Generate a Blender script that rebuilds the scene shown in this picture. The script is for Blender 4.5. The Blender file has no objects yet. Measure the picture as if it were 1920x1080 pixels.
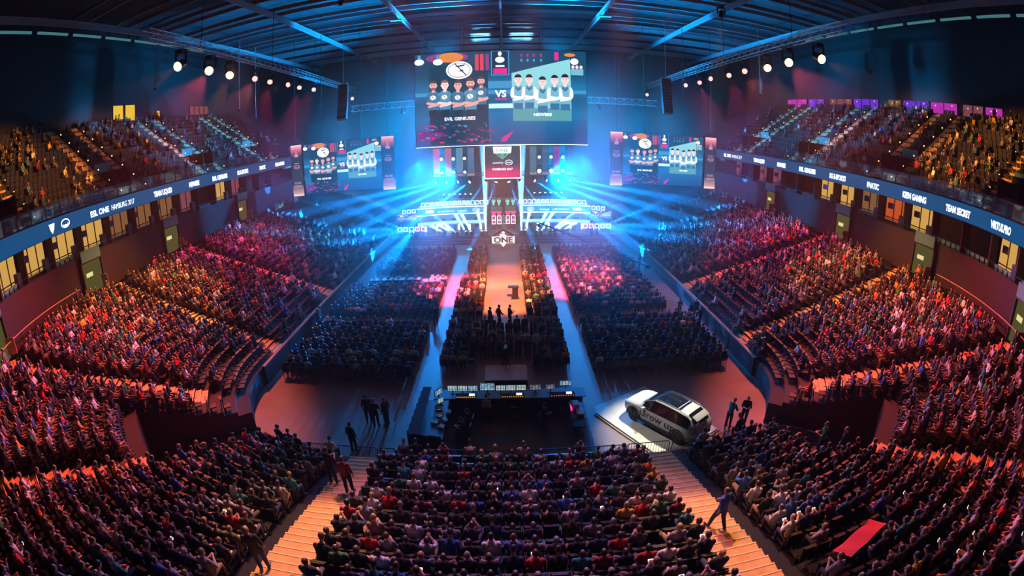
import bpy, bmesh, math, random
import numpy as np
from mathutils import Vector, Matrix, Euler
random.seed(7)
RNG = np.random.default_rng(11)
S = bpy.context.scene
COL = S.collection
PI = math.pi

# ------------------------------------------------------------------ helpers
NUM = ('zeroth first second third fourth fifth sixth seventh eighth ninth tenth eleventh twelfth thirteenth fourteenth '
       'fifteenth sixteenth seventeenth eighteenth nineteenth twentieth').split()
TENS = {2: 'twenty', 3: 'thirty', 4: 'forty', 5: 'fifty'}
def ordinal(n):
    if n <= 20: return NUM[n]
    if n % 10 == 0: return TENS[n // 10][:-1] + 'ieth'
    return TENS[n // 10] + '-' + NUM[n % 10]

def tag(o, label=None, cat=None, group=None, kind=None):
    if label: o['label'] = label
    if cat: o['category'] = cat
    if group: o['group'] = group
    if kind: o['kind'] = kind
    return o

def link(o, parent=None):
    COL.objects.link(o)
    if parent is not None: o.parent = parent
    return o

def thing(name, label, cat, loc=(0, 0, 0), rz=0.0, group=None, kind=None):
    o = bpy.data.objects.new(name, None)
    o.empty_display_size = .2
    o.location = loc
    o.rotation_euler = (0, 0, rz)
    link(o)
    return tag(o, label, cat, group, kind)

def copy_tree(o, parent=None):
    c = o.copy(); COL.objects.link(c)
    if parent is not None: c.parent = parent
    for ch in list(o.children): copy_tree(ch, c)
    return c

def frame_from(d, up=Vector((0, 0, 1))):
    d = Vector(d).normalized()
    if abs(d.dot(up)) > .98: up = Vector((1, 0, 0))
    a = d.cross(up).normalized(); b = a.cross(d).normalized()
    return a, b, d

class MB:
    """collects shapes, built as one mesh object"""
    def __init__(self): self.v = []; self.f = []; self.m = []; self.sm = []
    def add(self, vs, fs, mat=0, smooth=False):
        n = len(self.v); self.v += [tuple(p) for p in vs]
        for f in fs:
            self.f.append(tuple(i + n for i in f)); self.m.append(mat); self.sm.append(smooth)
    def box(self, c, s, mat=0, R=None, taper=1.0):
        x, y, z = s[0] / 2, s[1] / 2, s[2] / 2
        p = [Vector((a * x * (taper if k > 0 else 1), b * y * (taper if k > 0 else 1), k * z)) for k in (-1, 1) for b in (-1, 1) for a in (-1, 1)]
        if R is not None: p = [R @ q for q in p]
        c = Vector(c)
        self.add([q + c for q in p], [(0, 2, 3, 1), (4, 5, 7, 6), (0, 1, 5, 4), (2, 6, 7, 3), (0, 4, 6, 2), (1, 3, 7, 5)], mat)
    def quad(self, a, b, c, d, mat=0): self.add([a, b, c, d], [(0, 1, 2, 3)], mat)
    def beam(self, p, q, w, h, mat=0):
        p, q = Vector(p), Vector(q); a, b, d = frame_from(q - p)
        vs = []
        for e in (p, q):
            for (i, j) in ((-1, -1), (1, -1), (1, 1), (-1, 1)): vs.append(e + a * (i * w / 2) + b * (j * h / 2))
        self.add(vs, [(3, 2, 1, 0), (4, 5, 6, 7), (0, 1, 5, 4), (1, 2, 6, 5), (2, 3, 7, 6), (3, 0, 4, 7)], mat)
    def tube(self, pts, r, n=8, mat=0, smooth=True, cap=True, flat=None):
        """polyline with radius (or list of radii, or (ra, rb) pairs)"""
        pts = [Vector(p) for p in pts]; k = len(pts)
        rs = r if isinstance(r, (list, tuple)) and len(r) == k else [r] * k
        rs = [(q, q) if not isinstance(q, (tuple, list)) else q for q in rs]
        vs = []; a0 = None
        for i, p in enumerate(pts):
            d = (pts[min(i + 1, k - 1)] - pts[max(i - 1, 0)]).normalized()
            if a0 is None:
                a = Vector(flat) if flat is not None else frame_from(d)[0]
            else: a = a0
            a = (a - d * a.dot(d)).normalized(); b = d.cross(a).normalized(); a0 = a
            for j in range(n):
                t = 2 * PI * j / n
                vs.append(p + a * (math.cos(t) * rs[i][0]) + b * (math.sin(t) * rs[i][1]))
        fs = []
        for i in range(k - 1):
            for j in range(n):
                j2 = (j + 1) % n
                fs.append((i * n + j, i * n + j2, (i + 1) * n + j2, (i + 1) * n + j))
        self.add(vs, fs, mat, smooth)
        if cap:
            self.add(vs[:n], [tuple(range(n - 1, -1, -1))], mat, False)
            self.add(vs[-n:], [tuple(range(n))], mat, False)
    def ball(self, c, r, n=10, m=7, mat=0, R=None, zmin=-1.0):
        rx, ry, rz = r if isinstance(r, (tuple, list)) else (r, r, r)
        vs = []; c = Vector(c)
        t0 = math.asin(max(-1, zmin))
        for i in range(m + 1):
            t = t0 + (PI / 2 - t0) * i / m
            for j in range(n):
                a = 2 * PI * j / n
                q = Vector((rx * math.cos(t) * math.cos(a), ry * math.cos(t) * math.sin(a), rz * math.sin(t)))
                if R is not None: q = R @ q
                vs.append(c + q)
        fs = [(i * n + j, i * n + (j + 1) % n, (i + 1) * n + (j + 1) % n, (i + 1) * n + j) for i in range(m) for j in range(n)]
        self.add(vs, fs, mat, True)
    def disc(self, c, nrm, r, n=16, mat=0, ry=None):
        a, b, d = frame_from(nrm); c = Vector(c); ry = ry or r
        self.add([c + a * (r * math.cos(2 * PI * j / n)) + b * (ry * math.sin(2 * PI * j / n)) for j in range(n)], [tuple(range(n))], mat)
    def cyl(self, p, q, r, n=14, mat=0, r2=None): self.tube([p, q], [r, r2 if r2 is not None else r], n, mat)
    def prism(self, poly, fn, depth, mat=0):
        """2D polygon mapped with fn(u, v, w); extruded from w = 0 to w = depth"""
        k = len(poly)
        vs = [fn(u, v, 0) for u, v in poly] + [fn(u, v, depth) for u, v in poly]
        fs = [tuple(range(k - 1, -1, -1)), tuple(range(k, 2 * k))] + [(i, (i + 1) % k, k + (i + 1) % k, k + i) for i in range(k)]
        self.add(vs, fs, mat)
    def flat(self, poly, fn, w, mat=0): self.add([fn(u, v, w) for u, v in poly], [tuple(range(len(poly)))], mat)
    def text(self, body, size, fn, mat=0, w=0.0, cx=True, bold=.012, stretch=1.0, width=None):
        vs, fs, wd = text_geo(body, bold)
        sc = size
        if width is not None: stretch = width / (wd * size)
        off = -wd / 2 if cx else 0.0
        self.add([fn((x + off) * sc * stretch, y * sc, w) for x, y in vs], fs, mat)
        return wd * sc * stretch
    def build(self, name, mats, parent=None, loc=None):
        me = bpy.data.meshes.new(name)
        me.from_pydata(self.v, [], self.f)
        if not isinstance(mats, (list, tuple)): mats = [mats]
        for m in mats: me.materials.append(m)
        me.polygons.foreach_set('material_index', [min(i, len(mats) - 1) for i in self.m])
        me.polygons.foreach_set('use_smooth', self.sm)
        me.update()
        o = bpy.data.objects.new(name, me)
        if loc is not None: o.location = loc
        return link(o, parent)

_TXT = {}
def text_geo(body, bold):
    k = (body, bold)
    if k not in _TXT:
        cu = bpy.data.curves.new('t', 'FONT'); cu.body = body; cu.size = 1.0; cu.offset = bold; cu.resolution_u = 3
        ob = bpy.data.objects.new('t', cu)
        me = bpy.data.meshes.new_from_object(ob)
        vs = [(p.co.x, p.co.y) for p in me.vertices]; fs = [tuple(p.vertices) for p in me.polygons]
        x0 = min(p[0] for p in vs); x1 = max(p[0] for p in vs)
        vs = [(x - x0, y) for x, y in vs]
        bpy.data.objects.remove(ob); bpy.data.curves.remove(cu); bpy.data.meshes.remove(me)
        _TXT[k] = (vs, fs, x1 - x0)
    return _TXT[k]

# ------------------------------------------------------------------ materials
def newmat(name):
    m = bpy.data.materials.new(name); m.use_nodes = True
    return m, m.node_tree.nodes, m.node_tree.links

def mat(name, col, rough=.6, metal=0.0, noise=0.0, scale=4.0, spec=.5, bump=0.0):
    m, N, L = newmat(name); b = N['Principled BSDF']
    b.inputs['Base Color'].default_value = (*col, 1); b.inputs['Roughness'].default_value = rough
    b.inputs['Metallic'].default_value = metal; b.inputs['Specular IOR Level'].default_value = spec
    if noise > 0 or bump > 0:
        tc = N.new('ShaderNodeTexCoord'); nt = N.new('ShaderNodeTexNoise'); nt.inputs['Scale'].default_value = scale; nt.inputs['Detail'].default_value = 4
        L.new(tc.outputs['Object'], nt.inputs['Vector'])
        if noise > 0:
            cr = N.new('ShaderNodeValToRGB')
            cr.color_ramp.elements[0].position = .3; cr.color_ramp.elements[1].position = .7
            cr.color_ramp.elements[0].color = (*[max(0, c * (1 - noise)) for c in col], 1)
            cr.color_ramp.elements[1].color = (*[min(1, c * (1 + noise)) for c in col], 1)
            L.new(nt.outputs['Fac'], cr.inputs['Fac']); L.new(cr.outputs['Color'], b.inputs['Base Color'])
        if bump > 0:
            bp = N.new('ShaderNodeBump'); bp.inputs['Strength'].default_value = bump; bp.inputs['Distance'].default_value = .02
            L.new(nt.outputs['Fac'], bp.inputs['Height']); L.new(bp.outputs['Normal'], b.inputs['Normal'])
    return m

def emit(name, col, strength, sample=False):
    m, N, L = newmat(name); N.remove(N['Principled BSDF'])
    e = N.new('ShaderNodeEmission'); e.inputs['Color'].default_value = (*col, 1); e.inputs['Strength'].default_value = strength
    L.new(e.outputs[0], N['Material Output'].inputs['Surface'])
    if not sample: m.cycles.emission_sampling = 'NONE'
    return m

M = {}
M['floor'] = mat('hall_floor', (.28, .20, .165), .45, noise=.18, scale=.5)
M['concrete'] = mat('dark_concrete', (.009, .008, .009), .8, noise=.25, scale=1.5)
M['tread'] = mat('step_wood', (.72, .43, .17), .55, noise=.15, scale=3)
M['nosing'] = mat('step_nosing', (.85, .66, .40), .5)
M['purple'] = mat('wall_paint_plum', (.012, .0055, .010), .8, noise=.12, scale=2)
M['black'] = mat('matt_black', (.012, .012, .014), .6)
M['drape'] = mat('black_drape', (.018, .02, .022), .9, bump=.5, scale=6)
M['dark'] = mat('dark_metal', (.03, .033, .04), .45, metal=.6)
M['steel'] = mat('roof_steel', (.30, .33, .36), .4, metal=.3)
M['alu'] = mat('truss_aluminium', (.55, .56, .58), .35, metal=.9)
M['ceil'] = mat('roof_deck', (.035, .045, .055), .8, noise=.25, scale=.7)
M['ply'] = mat('board_wood', (.42, .24, .16), .6, noise=.15, scale=3)
M['seat'] = mat('seat_plastic', (.006, .0065, .008), .45)
M['seatlit'] = mat('seat_lit_teal', (.10, .50, .50), .4)  # blue light on the box seats put into their colour
M['green'] = mat('portal_paint', (.35, .36, .22), .7)
M['cream'] = mat('platform_cream', (.78, .74, .60), .5, noise=.06, scale=2)
M['white'] = mat('gloss_white', (.80, .80, .80), .25)
M['grey'] = mat('plain_grey', (.3, .3, .31), .6)
M['silver'] = mat('polished_silver', (.8, .8, .82), .18, metal=1)
M['rubber'] = mat('tyre_rubber', (.012, .012, .012), .8)
M['lens_off'] = mat('dark_lens', (.02, .02, .03), .1)
M['flag'] = mat('red_cloth', (.75, .03, .03), .8)

def glassmat(name, tint=(.8, .9, .9), f=.12):
    m, N, L = newmat(name); N.remove(N['Principled BSDF'])
    t = N.new('ShaderNodeBsdfTransparent'); t.inputs[0].default_value = (*tint, 1)
    g = N.new('ShaderNodeBsdfGlossy'); g.inputs['Roughness'].default_value = .05
    x = N.new('ShaderNodeMixShader'); x.inputs[0].default_value = f
    L.new(t.outputs[0], x.inputs[1]); L.new(g.outputs[0], x.inputs[2]); L.new(x.outputs[0], N['Material Output'].inputs['Surface'])
    return m
M['glass'] = glassmat('balustrade_glass', (.75, .88, .9), .1)
M['carglass'] = mat('car_glass', (.01, .012, .014), .05, spec=.8)

# emitters
M['ribbon'] = emit('ribbon_blue', (.006, .07, .20), 1.1)
M['wtext'] = emit('lettering_white', (.85, .93, 1.0), 2.0)
M['hot'] = emit('lamp_blue_white', (.55, .85, 1.0), 14)
M['warmlens'] = emit('lamp_warm', (1.0, .50, .16), 7)
M['pinklens'] = emit('lamp_pink', (1.0, .20, .18), 4.2)
M['steplight'] = emit('step_light', (1.0, .5, .15), 2.5)
M['pipeglow'] = emit('pipe_glow_teal', (.10, .30, .34), .55)  # teal glow stands in for light reflected off the pipes
M['warmroom'] = emit('lit_room', (1.0, .56, .13), .62)
M['warmroom2'] = emit('lit_room_dim', (.9, .42, .16), .22)
M['yellowwin'] = emit('lit_window_yellow', (1.0, .62, .06), .85)
M['violet'] = emit('violet_light', (.16, .04, .75), .8)
M['magenta'] = emit('magenta_light', (.65, .04, .6), .7)
M['portal'] = emit('portal_light', (.55, .50, .14), .14)
M['exit'] = emit('exit_sign', (1.0, .85, .4), .8)
M['phone'] = emit('phone_screen', (.75, .85, .95), 1.6)
M['teal'] = emit('teal_panel', (.04, .42, .42), .8)
M['pink'] = emit('pink_panel', (.85, .04, .30), 1.6)
M['ledwhite'] = emit('led_white', (.60, .88, 1.0), 5)
M['ledpale'] = emit('led_pale', (.25, .66, .85), 2.4)
M['ledblue'] = emit('led_blue', (.02, .30, .85), 1.4)
HAZE = .0005
HAZE_STAGE = .022
# ------------------------------------------------------------------ the bowl
CX, CY, R0 = 7.5, 24.0, 8.0          # centre of the rounded corners, radius of the floor edge
ROWD, RISE, Z1 = .80, .248, 1.2
NROW = 20
DTOP = NROW * ROWD
ZTOP = Z1 + RISE * NROW
GAP = (39.0, 63.0); GAPD = 6.4       # corner exits cut through the lower rows
def rowz(k): return Z1 + RISE * k

def bowl(sec, t, d):
    """point and inward direction; sec = L, R (t = y), CL, CR (t = degrees from the side), E (t = x)"""
    if sec == 'E': return Vector((t, CY - R0 - d, 0)), Vector((0, 1, 0))
    if sec in 'LR':
        s = 1 if sec == 'R' else -1
        return Vector((s * (CX + R0 + d), t, 0)), Vector((-s, 0, 0))
    s = 1 if sec == 'CR' else -1
    a = math.radians(t); n = Vector((s * math.cos(a), -math.sin(a), 0))
    return Vector((s * CX, CY, 0)) + n * (R0 + d), -n

def terrace(name, sec, ts, label, k0=0, k1=NROW, skip=None):
    """stepped concrete rows between the parameters ts"""
    b = MB()
    for i in range(len(ts) - 1):
        ta, tb = ts[i], ts[i + 1]
        for k in range(k0, k1):
            d0, d1 = k * ROWD, (k + 1) * ROWD
            if skip and skip((ta + tb) / 2, (d0 + d1) / 2): continue
            z = rowz(k); zl = 0 if (k == 0 or (skip and skip((ta + tb) / 2, d0 - .2))) else rowz(k - 1)
            p = [bowl(sec, t, d)[0] for t, d in ((ta, d0), (tb, d0), (tb, d1), (ta, d1))]
            v = [Vector((q.x, q.y, z)) for q in p] + [Vector((p[0].x, p[0].y, zl)), Vector((p[1].x, p[1].y, zl))]
            b.add(v, [(0, 1, 2, 3), (4, 5, 1, 0)], 0)
            if skip:
                for (te, other) in ((ta, (ts[i - 1] + ta) / 2 if i > 0 else None), (tb, (tb + ts[i + 2]) / 2 if i < len(ts) - 2 else None)):
                    if other is not None and skip(other, (d0 + d1) / 2):
                        q0, q1 = bowl(sec, te, d0)[0], bowl(sec, te, d1)[0]
                        b.quad((q0.x, q0.y, 0), (q1.x, q1.y, 0), (q1.x, q1.y, z), (q0.x, q0.y, z), 1)
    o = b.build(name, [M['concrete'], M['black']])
    return tag(o, label, 'grandstand', None, 'structure')

def lin(a, b, n): return [a + (b - a) * i / n for i in range(n + 1)]
gapf = lambda t, d: GAP[0] < t < GAP[1] and d < GAPD
terrace('grandstand_left', 'L', lin(24, 80, 1), 'lower stand of stepped rows along the hall side below the yellow windows')
terrace('grandstand_right', 'R', lin(24, 80, 1), 'lower stand of stepped rows along the hall side beyond the white car')
ANG = [0, 5, 10, 15, 20, 25, 30, 34, GAP[0], 44, 49, 54, 59, GAP[1], 68, 73, 78, 84, 90]
terrace('grandstand_corner_left', 'CL', ANG, 'curved corner of the lower stand around the brown lit exit ramp', skip=gapf)
terrace('grandstand_corner_right', 'CR', ANG, 'curved corner of the lower stand behind the person in the green shirt', skip=gapf)
terrace('grandstand_end', 'E', lin(-7.5, 7.5, 1), 'end stand of stepped rows facing the stage, nearest to the viewer')

# floor
b = MB(); b.quad((-50, -12, 0), (50, -12, 0), (50, 90, 0), (-50, 90, 0))
tag(b.build('floor', M['floor']), 'grey hall floor with seating blocks and aisles', 'floor', None, 'structure')

# back wall of a gap
for s, nm in ((-1, 'left'), (1, 'right')):
    b = MB(); sec = 'CR' if s > 0 else 'CL'
    aa = lin(GAP[0], GAP[1], 4)
    for i in range(4):
        p, q = bowl(sec, aa[i], GAPD)[0], bowl(sec, aa[i + 1], GAPD)[0]
        b.quad((p.x, p.y, 0), (q.x, q.y, 0), (q.x, q.y, rowz(8)), (p.x, p.y, rowz(8)))
    tag(b.build('wall_exit_' + nm, M['black']), 'black end wall of the corner exit ' + ('by the brown ramp' if s < 0 else 'behind the person in the green shirt'), 'wall', None, 'structure')

# stairways
def stair(sec, t, k0, k1, label, w=1.45, rail=True, lights=True):
    b = MB(); posts = MB()
    for k in range(k0, k1):
        for h in (0, 1):
            d0 = k * ROWD + h * ROWD / 2; d1 = d0 + ROWD / 2
            p0, inn = bowl(sec, t, d0); p1, _ = bowl(sec, t, d1)
            tan = Vector((-inn.y, inn.x, 0)); R = Matrix((tan, -inn, Vector((0, 0, 1)))).transposed()
            z = rowz(k) + (RISE / 2 if h else 0.012)
            zb = rowz(k) - .02 if h == 0 else rowz(k)
            c = (p0 + p1) / 2
            b.box((c.x, c.y, (z + zb) / 2), (w, ROWD / 2, z - zb), 0, R)
            e = p0 - inn * .025
            b.box((e.x, e.y, z + .006), (w, .05, .014), 1, R)
    o = b.build('stairway', [M['tread'], M['nosing']])
    tag(o, label, 'stairs', 'stairways of the lower stands', 'structure')
    return o
SIDE_ST = (26.9, 38.3, 53.2, 67.0)
CORN_ST = (29.0, 60.5)
END_ST = (-6.35, 6.3)
for sec, nm in (('L', 'team ribbon side'), ('R', 'car side')):
    for i, y in enumerate(SIDE_ST): stair(sec, y, 0, NROW, 'orange lit stairway up the %s stand, %s from the viewer' % (nm, ordinal(i + 1)))
for sec, nm in (('CL', 'ramp'), ('CR', 'car')):
    stair(sec, CORN_ST[0], 3, NROW, 'orange lit stairway in the corner stand above the exit gap on the %s side' % nm)
    stair(sec, CORN_ST[1], 8, NROW, 'orange lit stairway below the exit gap in the corner on the %s side' % nm)
stair('E', END_ST[0], 0, NROW, 'bright orange stairway of the end stand with a man standing on it')
stair('E', END_ST[1], 0, NROW, 'bright orange stairway of the end stand with a person in blue climbing it')

# floor-side boards of the side stands, with a wooden rail
for s, nm in ((-1, 'left'), (1, 'right')):
    b = MB()
    for i in range(12):
        y0 = 24 + i * 4.0
        b.box((s * 15.42, y0 + 2, .62), (.10, 3.9, 1.24), 0)
        b.box((s * 15.42, y0 + 2, 1.27), (.22, 3.96, .07), 1)
    tag(b.build('trim_boards_' + nm, [M['black'], M['ply']]), 'low dark board wall with wooden top rail below the %s stand' % ('ribbon side' if s < 0 else 'car side'), 'board wall', None, 'structure')

# the plane above the lower stands: plum wall, hospitality boxes, ribbon display, glass balustrade
WALL_X = CX + R0 + DTOP               # 31.5
def path(d, y1=80.0, amax=66.0, step=4.0):
    pts = [('S', y) for y in lin(y1, CY, int((y1 - CY) / step))] + [('C', a) for a in lin(3, amax, 21)]
    return pts
def ppt(s, kt, d):
    if kt[0] == 'S': return bowl('R' if s > 0 else 'L', kt[1], d)
    return bowl('CR' if s > 0 else 'CL', kt[1], d)
def band(mb, s, pts, d, z0, z1, m=0):
    for i in range(len(pts) - 1):
        p, q = ppt(s, pts[i], d)[0], ppt(s, pts[i + 1], d)[0]
        mb.quad((p.x, p.y, z0), (q.x, q.y, z0), (q.x, q.y, z1), (p.x, p.y, z1), m)
def shelf(mb, s, pts, d0, d1, z, m=0):
    for i in range(len(pts) - 1):
        a, b_, c, e = ppt(s, pts[i], d0)[0], ppt(s, pts[i + 1], d0)[0], ppt(s, pts[i + 1], d1)[0], ppt(s, pts[i], d1)[0]
        mb.quad((a.x, a.y, z), (b_.x, b_.y, z), (c.x, c.y, z), (e.x, e.y, z), m)

PTS = path(0)
for s, nm in ((-1, 'left'), (1, 'right')):
    b = MB(); band(b, s, PTS, DTOP, ZTOP, 9.35, 0)
    shelf(b, s, PTS, DTOP - .05, DTOP + .12, 9.37, 1); shelf(b, s, PTS, DTOP, DTOP + 4.2, 8.75, 1)
    tag(b.build('wall_' + nm, [M['purple'], M['black']]), 'dark plum wall above the last row of the lower stand on the ' + ('team ribbon side' if s < 0 else 'car side'), 'wall', None, 'structure')
    b = MB(); band(b, s, PTS, DTOP + 4.2, 8.75, 12.9, 0); shelf(b, s, PTS, DTOP + .05, DTOP + 4.2, 11.75, 0)
    tag(b.build('wall_boxes_' + nm, [M['black']]), 'dark back wall and ceiling of the hospitality boxes under the ' + ('far' if s < 0 else 'near') + ' ribbon', 'wall', None, 'structure')

# dividers and lit rooms of the boxes
LIT = {-1: {10.3: 1, 13.8: 1, 17.3: 1, 20.8: 1, 24.3: 1, 27.8: 2, 31.3: 2, 34.8: 2, 38.3: 3, 45.3: 1, 48.8: 3}, 1: {6.8: 1, 10.3: 1, 13.8: 1, 24.3: 1, 27.8: 4, 31.3: 2, 34.8: 1, 38.3: 1, 48.8: 3, 52.3: 3, 59.3: 3}}
M['room_red'] = emit('lit_room_red', (1.0, .16, .03), .5)
M['room_pink'] = emit('lit_room_pink', (.55, .16, .22), .35)
boxn = 0
def box_frame(s, y):
    """point on the wall line at running distance (arc continues below y = 24)"""
    if y >= CY: return bowl('R' if s > 0 else 'L', y, DTOP)
    a = math.degrees((CY - y) / (R0 + DTOP))
    return bowl('CR' if s > 0 else 'CL', a, DTOP)
for s in (-1, 1):
    side = 'team ribbon side' if s < 0 else 'car side'
    y = 6.8
    while y < 62:
        p, inn = box_frame(s, y); tan = Vector((-inn.y, inn.x, 0)); R = Matrix((tan, inn, Vector((0, 0, 1)))).transposed()
        b = MB(); c = p - inn * .62
        b.box((c.x, c.y, 10.25), (.14, 1.05, 2.95), 0, R)
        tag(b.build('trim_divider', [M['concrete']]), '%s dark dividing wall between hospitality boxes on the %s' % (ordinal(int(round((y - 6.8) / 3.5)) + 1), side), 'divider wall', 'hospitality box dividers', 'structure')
        ym = y + 1.75; key = round(ym - 1.75, 1)
        kind = LIT[s].get(round(y, 1))
        p, inn = box_frame(s, ym); tan = Vector((-inn.y, inn.x, 0)); R = Matrix((tan, inn, Vector((0, 0, 1)))).transposed()
        boxn += 1
        if kind:
            mt = {1: M['warmroom'], 2: M['warmroom2'], 3: M['room_pink'], 4: M['room_red']}[kind]
            w = MB(); c = p - inn * 1.05
            at = lambda u, v, z: c + tan * u + inn * v + Vector((0, 0, z))
            w.add([at(-1.6, 0, 9.0), at(1.6, 0, 9.0), at(1.6, 0, 11.7), at(-1.6, 0, 11.7)], [(0, 1, 2, 3)], 0)
            fr = MB()
            for u in (-1.6, -.45, .6, 1.6): fr.box(at(u, .03, 10.35), (.09, .06, 2.7), 0, R)
            fr.box(at(0, .03, 9.75), (3.2, .06, .08), 0, R)
            pic = MB(); pic.box(at(-.9, .05, 10.75), (.7, .05, .5), 0, R); cab = MB(); cab.box(at(1.1, .45, 9.6), (.5, .4, 1.3), 0, R)
            o = w.build('window_%d' % boxn, mt)
            tag(o, 'lit glass front of the %s hospitality box from the viewer on the %s' % (ordinal(int(round((y - 6.8) / 3.5)) + 1), side), 'window', None, 'structure')
            fr.build('window_frame', M['black'], o); pic.build('wall_picture', M['dark'], o); cab.build('room_cabinet', M['dark'], o)
        # two rows of box seats and a counter in front
        tt = thing('counter', 'dark counter of the %s hospitality box, %s' % (ordinal(int(round((y - 6.8) / 3.5)) + 1), side), 'counter', (p.x, p.y, 8.75), 0, 'hospitality box counters')
        k = MB(); k.box(-inn * .78 + Vector((0, 0, .75)), (2.9, .30, .06), 0, R); k.box(-inn * .78 + Vector((0, 0, .37)), (2.8, .06, .72), 0, R); k.build('counter_top', M['dark'], tt)
        k = MB(); k.beam(tan * -1.65 - inn * .12 + Vector((0, 0, .98)), tan * 1.65 - inn * .12 + Vector((0, 0, .98)), .04, .04); k.build('rail', M['dark'], tt)
        y += 3.5

# handrails along the top of the corner stands
for s in (-1, 1):
    t = thing('handrail', 'long curved handrail along the top of the corner stand on the ' + ('team ribbon side' if s < 0 else 'car side'), 'handrail', bowl('CR' if s > 0 else 'CL', 4, 15.35)[0] + Vector((0, 0, ZTOP)))
    o_ = t.location.copy(); pts = [bowl('CR' if s > 0 else 'CL', a, 15.35)[0] + Vector((0, 0, ZTOP + 1.05)) - o_ for a in lin(4, 44, 16)]
    m = MB(); m.tube(pts, .035, 6); m.build('rail', M['ply'], t)
    for p in pts[::2]: m = MB(); m.cyl(p - Vector((0, 0, 1.3)), p, .025, 6); m.build('post', M['dark'], t)

# doors in the plum wall
dn = 0
for s in (-1, 1):
    for y in (13.2, 24.6, 36.0, 50.5):
        p, inn = box_frame(s, y) if y > 14 else box_frame(s, 11.5)
        tan = Vector((-inn.y, inn.x, 0)); R = Matrix((tan, inn, Vector((0, 0, 1)))).transposed(); dn += 1
        at = lambda u, v, z: p + tan * u + inn * v + Vector((0, 0, z))
        b = MB()
        b.box(at(0, .03, 7.45), (2.3, .06, 2.5), 0, R)
        o = b.build('door_%d' % dn, M['portal']); tag(o, 'pale green doorway in the plum wall, %s, %s from the viewer' % ('team ribbon side' if s < 0 else 'car side', ordinal((dn - 1) % 4 + 1)), 'doorway', None, 'structure')
        k = MB()
        for u in (-1.2, 1.2): k.box(at(u, .15, 7.5), (.12, .3, 2.7), 0, R)
        k.box(at(0, .15, 8.75), (2.5, .3, .1), 0, R)
        k.build('door_frame', M['black'], o)
        k = MB(); k.box(at(0, .28, 9.25), (2.3, .12, .85), 0, R); k.build('sign_panel', mat('sign_green', (.06, .22, .20), .5), o)
        k = MB(); k.box(at(-.35, .1, 7.75), (.75, .05, .32), 0, R); k.build('exit_sign', M['exit'], o)
        k = MB(); k.box(at(1.0, .45, 6.9), (.05, .9, 1.0), 0, R); k.build('handrail', M['ply'], o)

# ribbon displays
TEAMS = ['ESL ONE HAMBURG 2017', 'TEAM LIQUID', 'NEWBEE', 'EVIL GENIUSES', 'SG E-SPORTS', 'FNATIC', 'KEEN GAMING', 'TEAM SECRET', 'VIRTUS.PRO']
def ribbon(s, words, label):
    t = thing('ribbon_display', label, 'led display', (0, 0, 0))
    b = MB(); band(b, s, PTS, DTOP - .06, 11.55, 12.75, 0); b.build('display', M['ribbon'], t)
    b = MB(); band(b, s, PTS, DTOP + .02, 11.5, 12.82, 0); shelf(b, s, PTS, DTOP - .08, DTOP + .3, 12.80, 0); shelf(b, s, PTS, DTOP - .08, DTOP + .3, 11.52, 0); b.build('housing', M['black'], t)
    for (y, body, w) in words:
        def fn(u, v, w_, y=y):
            p, inn = box_frame(s, y - s * u); p = p + inn * .10
            return (p.x, p.y, 11.88 + v)
        k = MB()
        if body == 'oval':
            a = [(.52 * math.cos(q * PI / 12), .26 + .33 * math.sin(q * PI / 12)) for q in range(24)]
            for i in range(24):
                u0, v0 = a[i]; u1, v1 = a[(i + 1) % 24]
                k.add([fn(u0, v0, 0), fn(u1, v1, 0), fn(u1 * .82, .26 + (v1 - .26) * .76, 0), fn(u0 * .82, .26 + (v0 - .26) * .76, 0)], [(0, 1, 2, 3)])
            k.text('intel', .36, fn, bold=.02, w=0)
            nm = 'emblem'
        elif body == 'crest':
            k.flat([(-.35, .55), (.35, .55), (.2, .1), (0, -.15), (-.2, .1)], fn, 0); nm = 'emblem'
        else:
            if ' HAMBURG' in body:
                k.text('ESL ONE', .62, lambda u, v, w_: fn(u - 1.55, v, w_), bold=.035, width=2.3)
                k.build('lettering', M['wtext'], t); k = MB()
                k.text('HAMBURG 2017', .62, lambda u, v, w_: fn(u + 1.5, v, w_), bold=0.0, width=3.1)
            else: k.text(body, .66, fn, bold=.045, width=w)
            nm = 'lettering'
        k.build(nm, M['wtext'], t)
W = {'NEWBEE': 1.9, 'TEAM LIQUID': 2.9, 'EVIL GENIUSES': 3.2, 'SG E-SPORTS': 2.7, 'FNATIC': 1.7, 'KEEN GAMING': 2.9, 'TEAM SECRET': 2.9, 'VIRTUS.PRO': 2.5, 'ESL ONE HAMBURG 2017': 5.0}
ribbon(-1, [(20.9, 'crest', 0), (22.5, 'oval', 0)] + [(28.2, TEAMS[0], 5)] + [(y, n, W[n]) for y, n in zip((35.6, 41.0, 46.2, 51.5, 56.8, 62.1), TEAMS[1:7])], 'long blue ribbon display with an oval emblem, ESL ONE HAMBURG 2017 and then TEAM LIQUID')
ribbon(1, [(y, n, W[n]) for y, n in zip((16.2, 21.4, 26.6, 32.1, 37.6, 43.1, 48.6, 54.1, 62.0), TEAMS[::-1])], 'long blue ribbon display whose biggest words read TEAM SECRET and VIRTUS.PRO')

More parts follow.
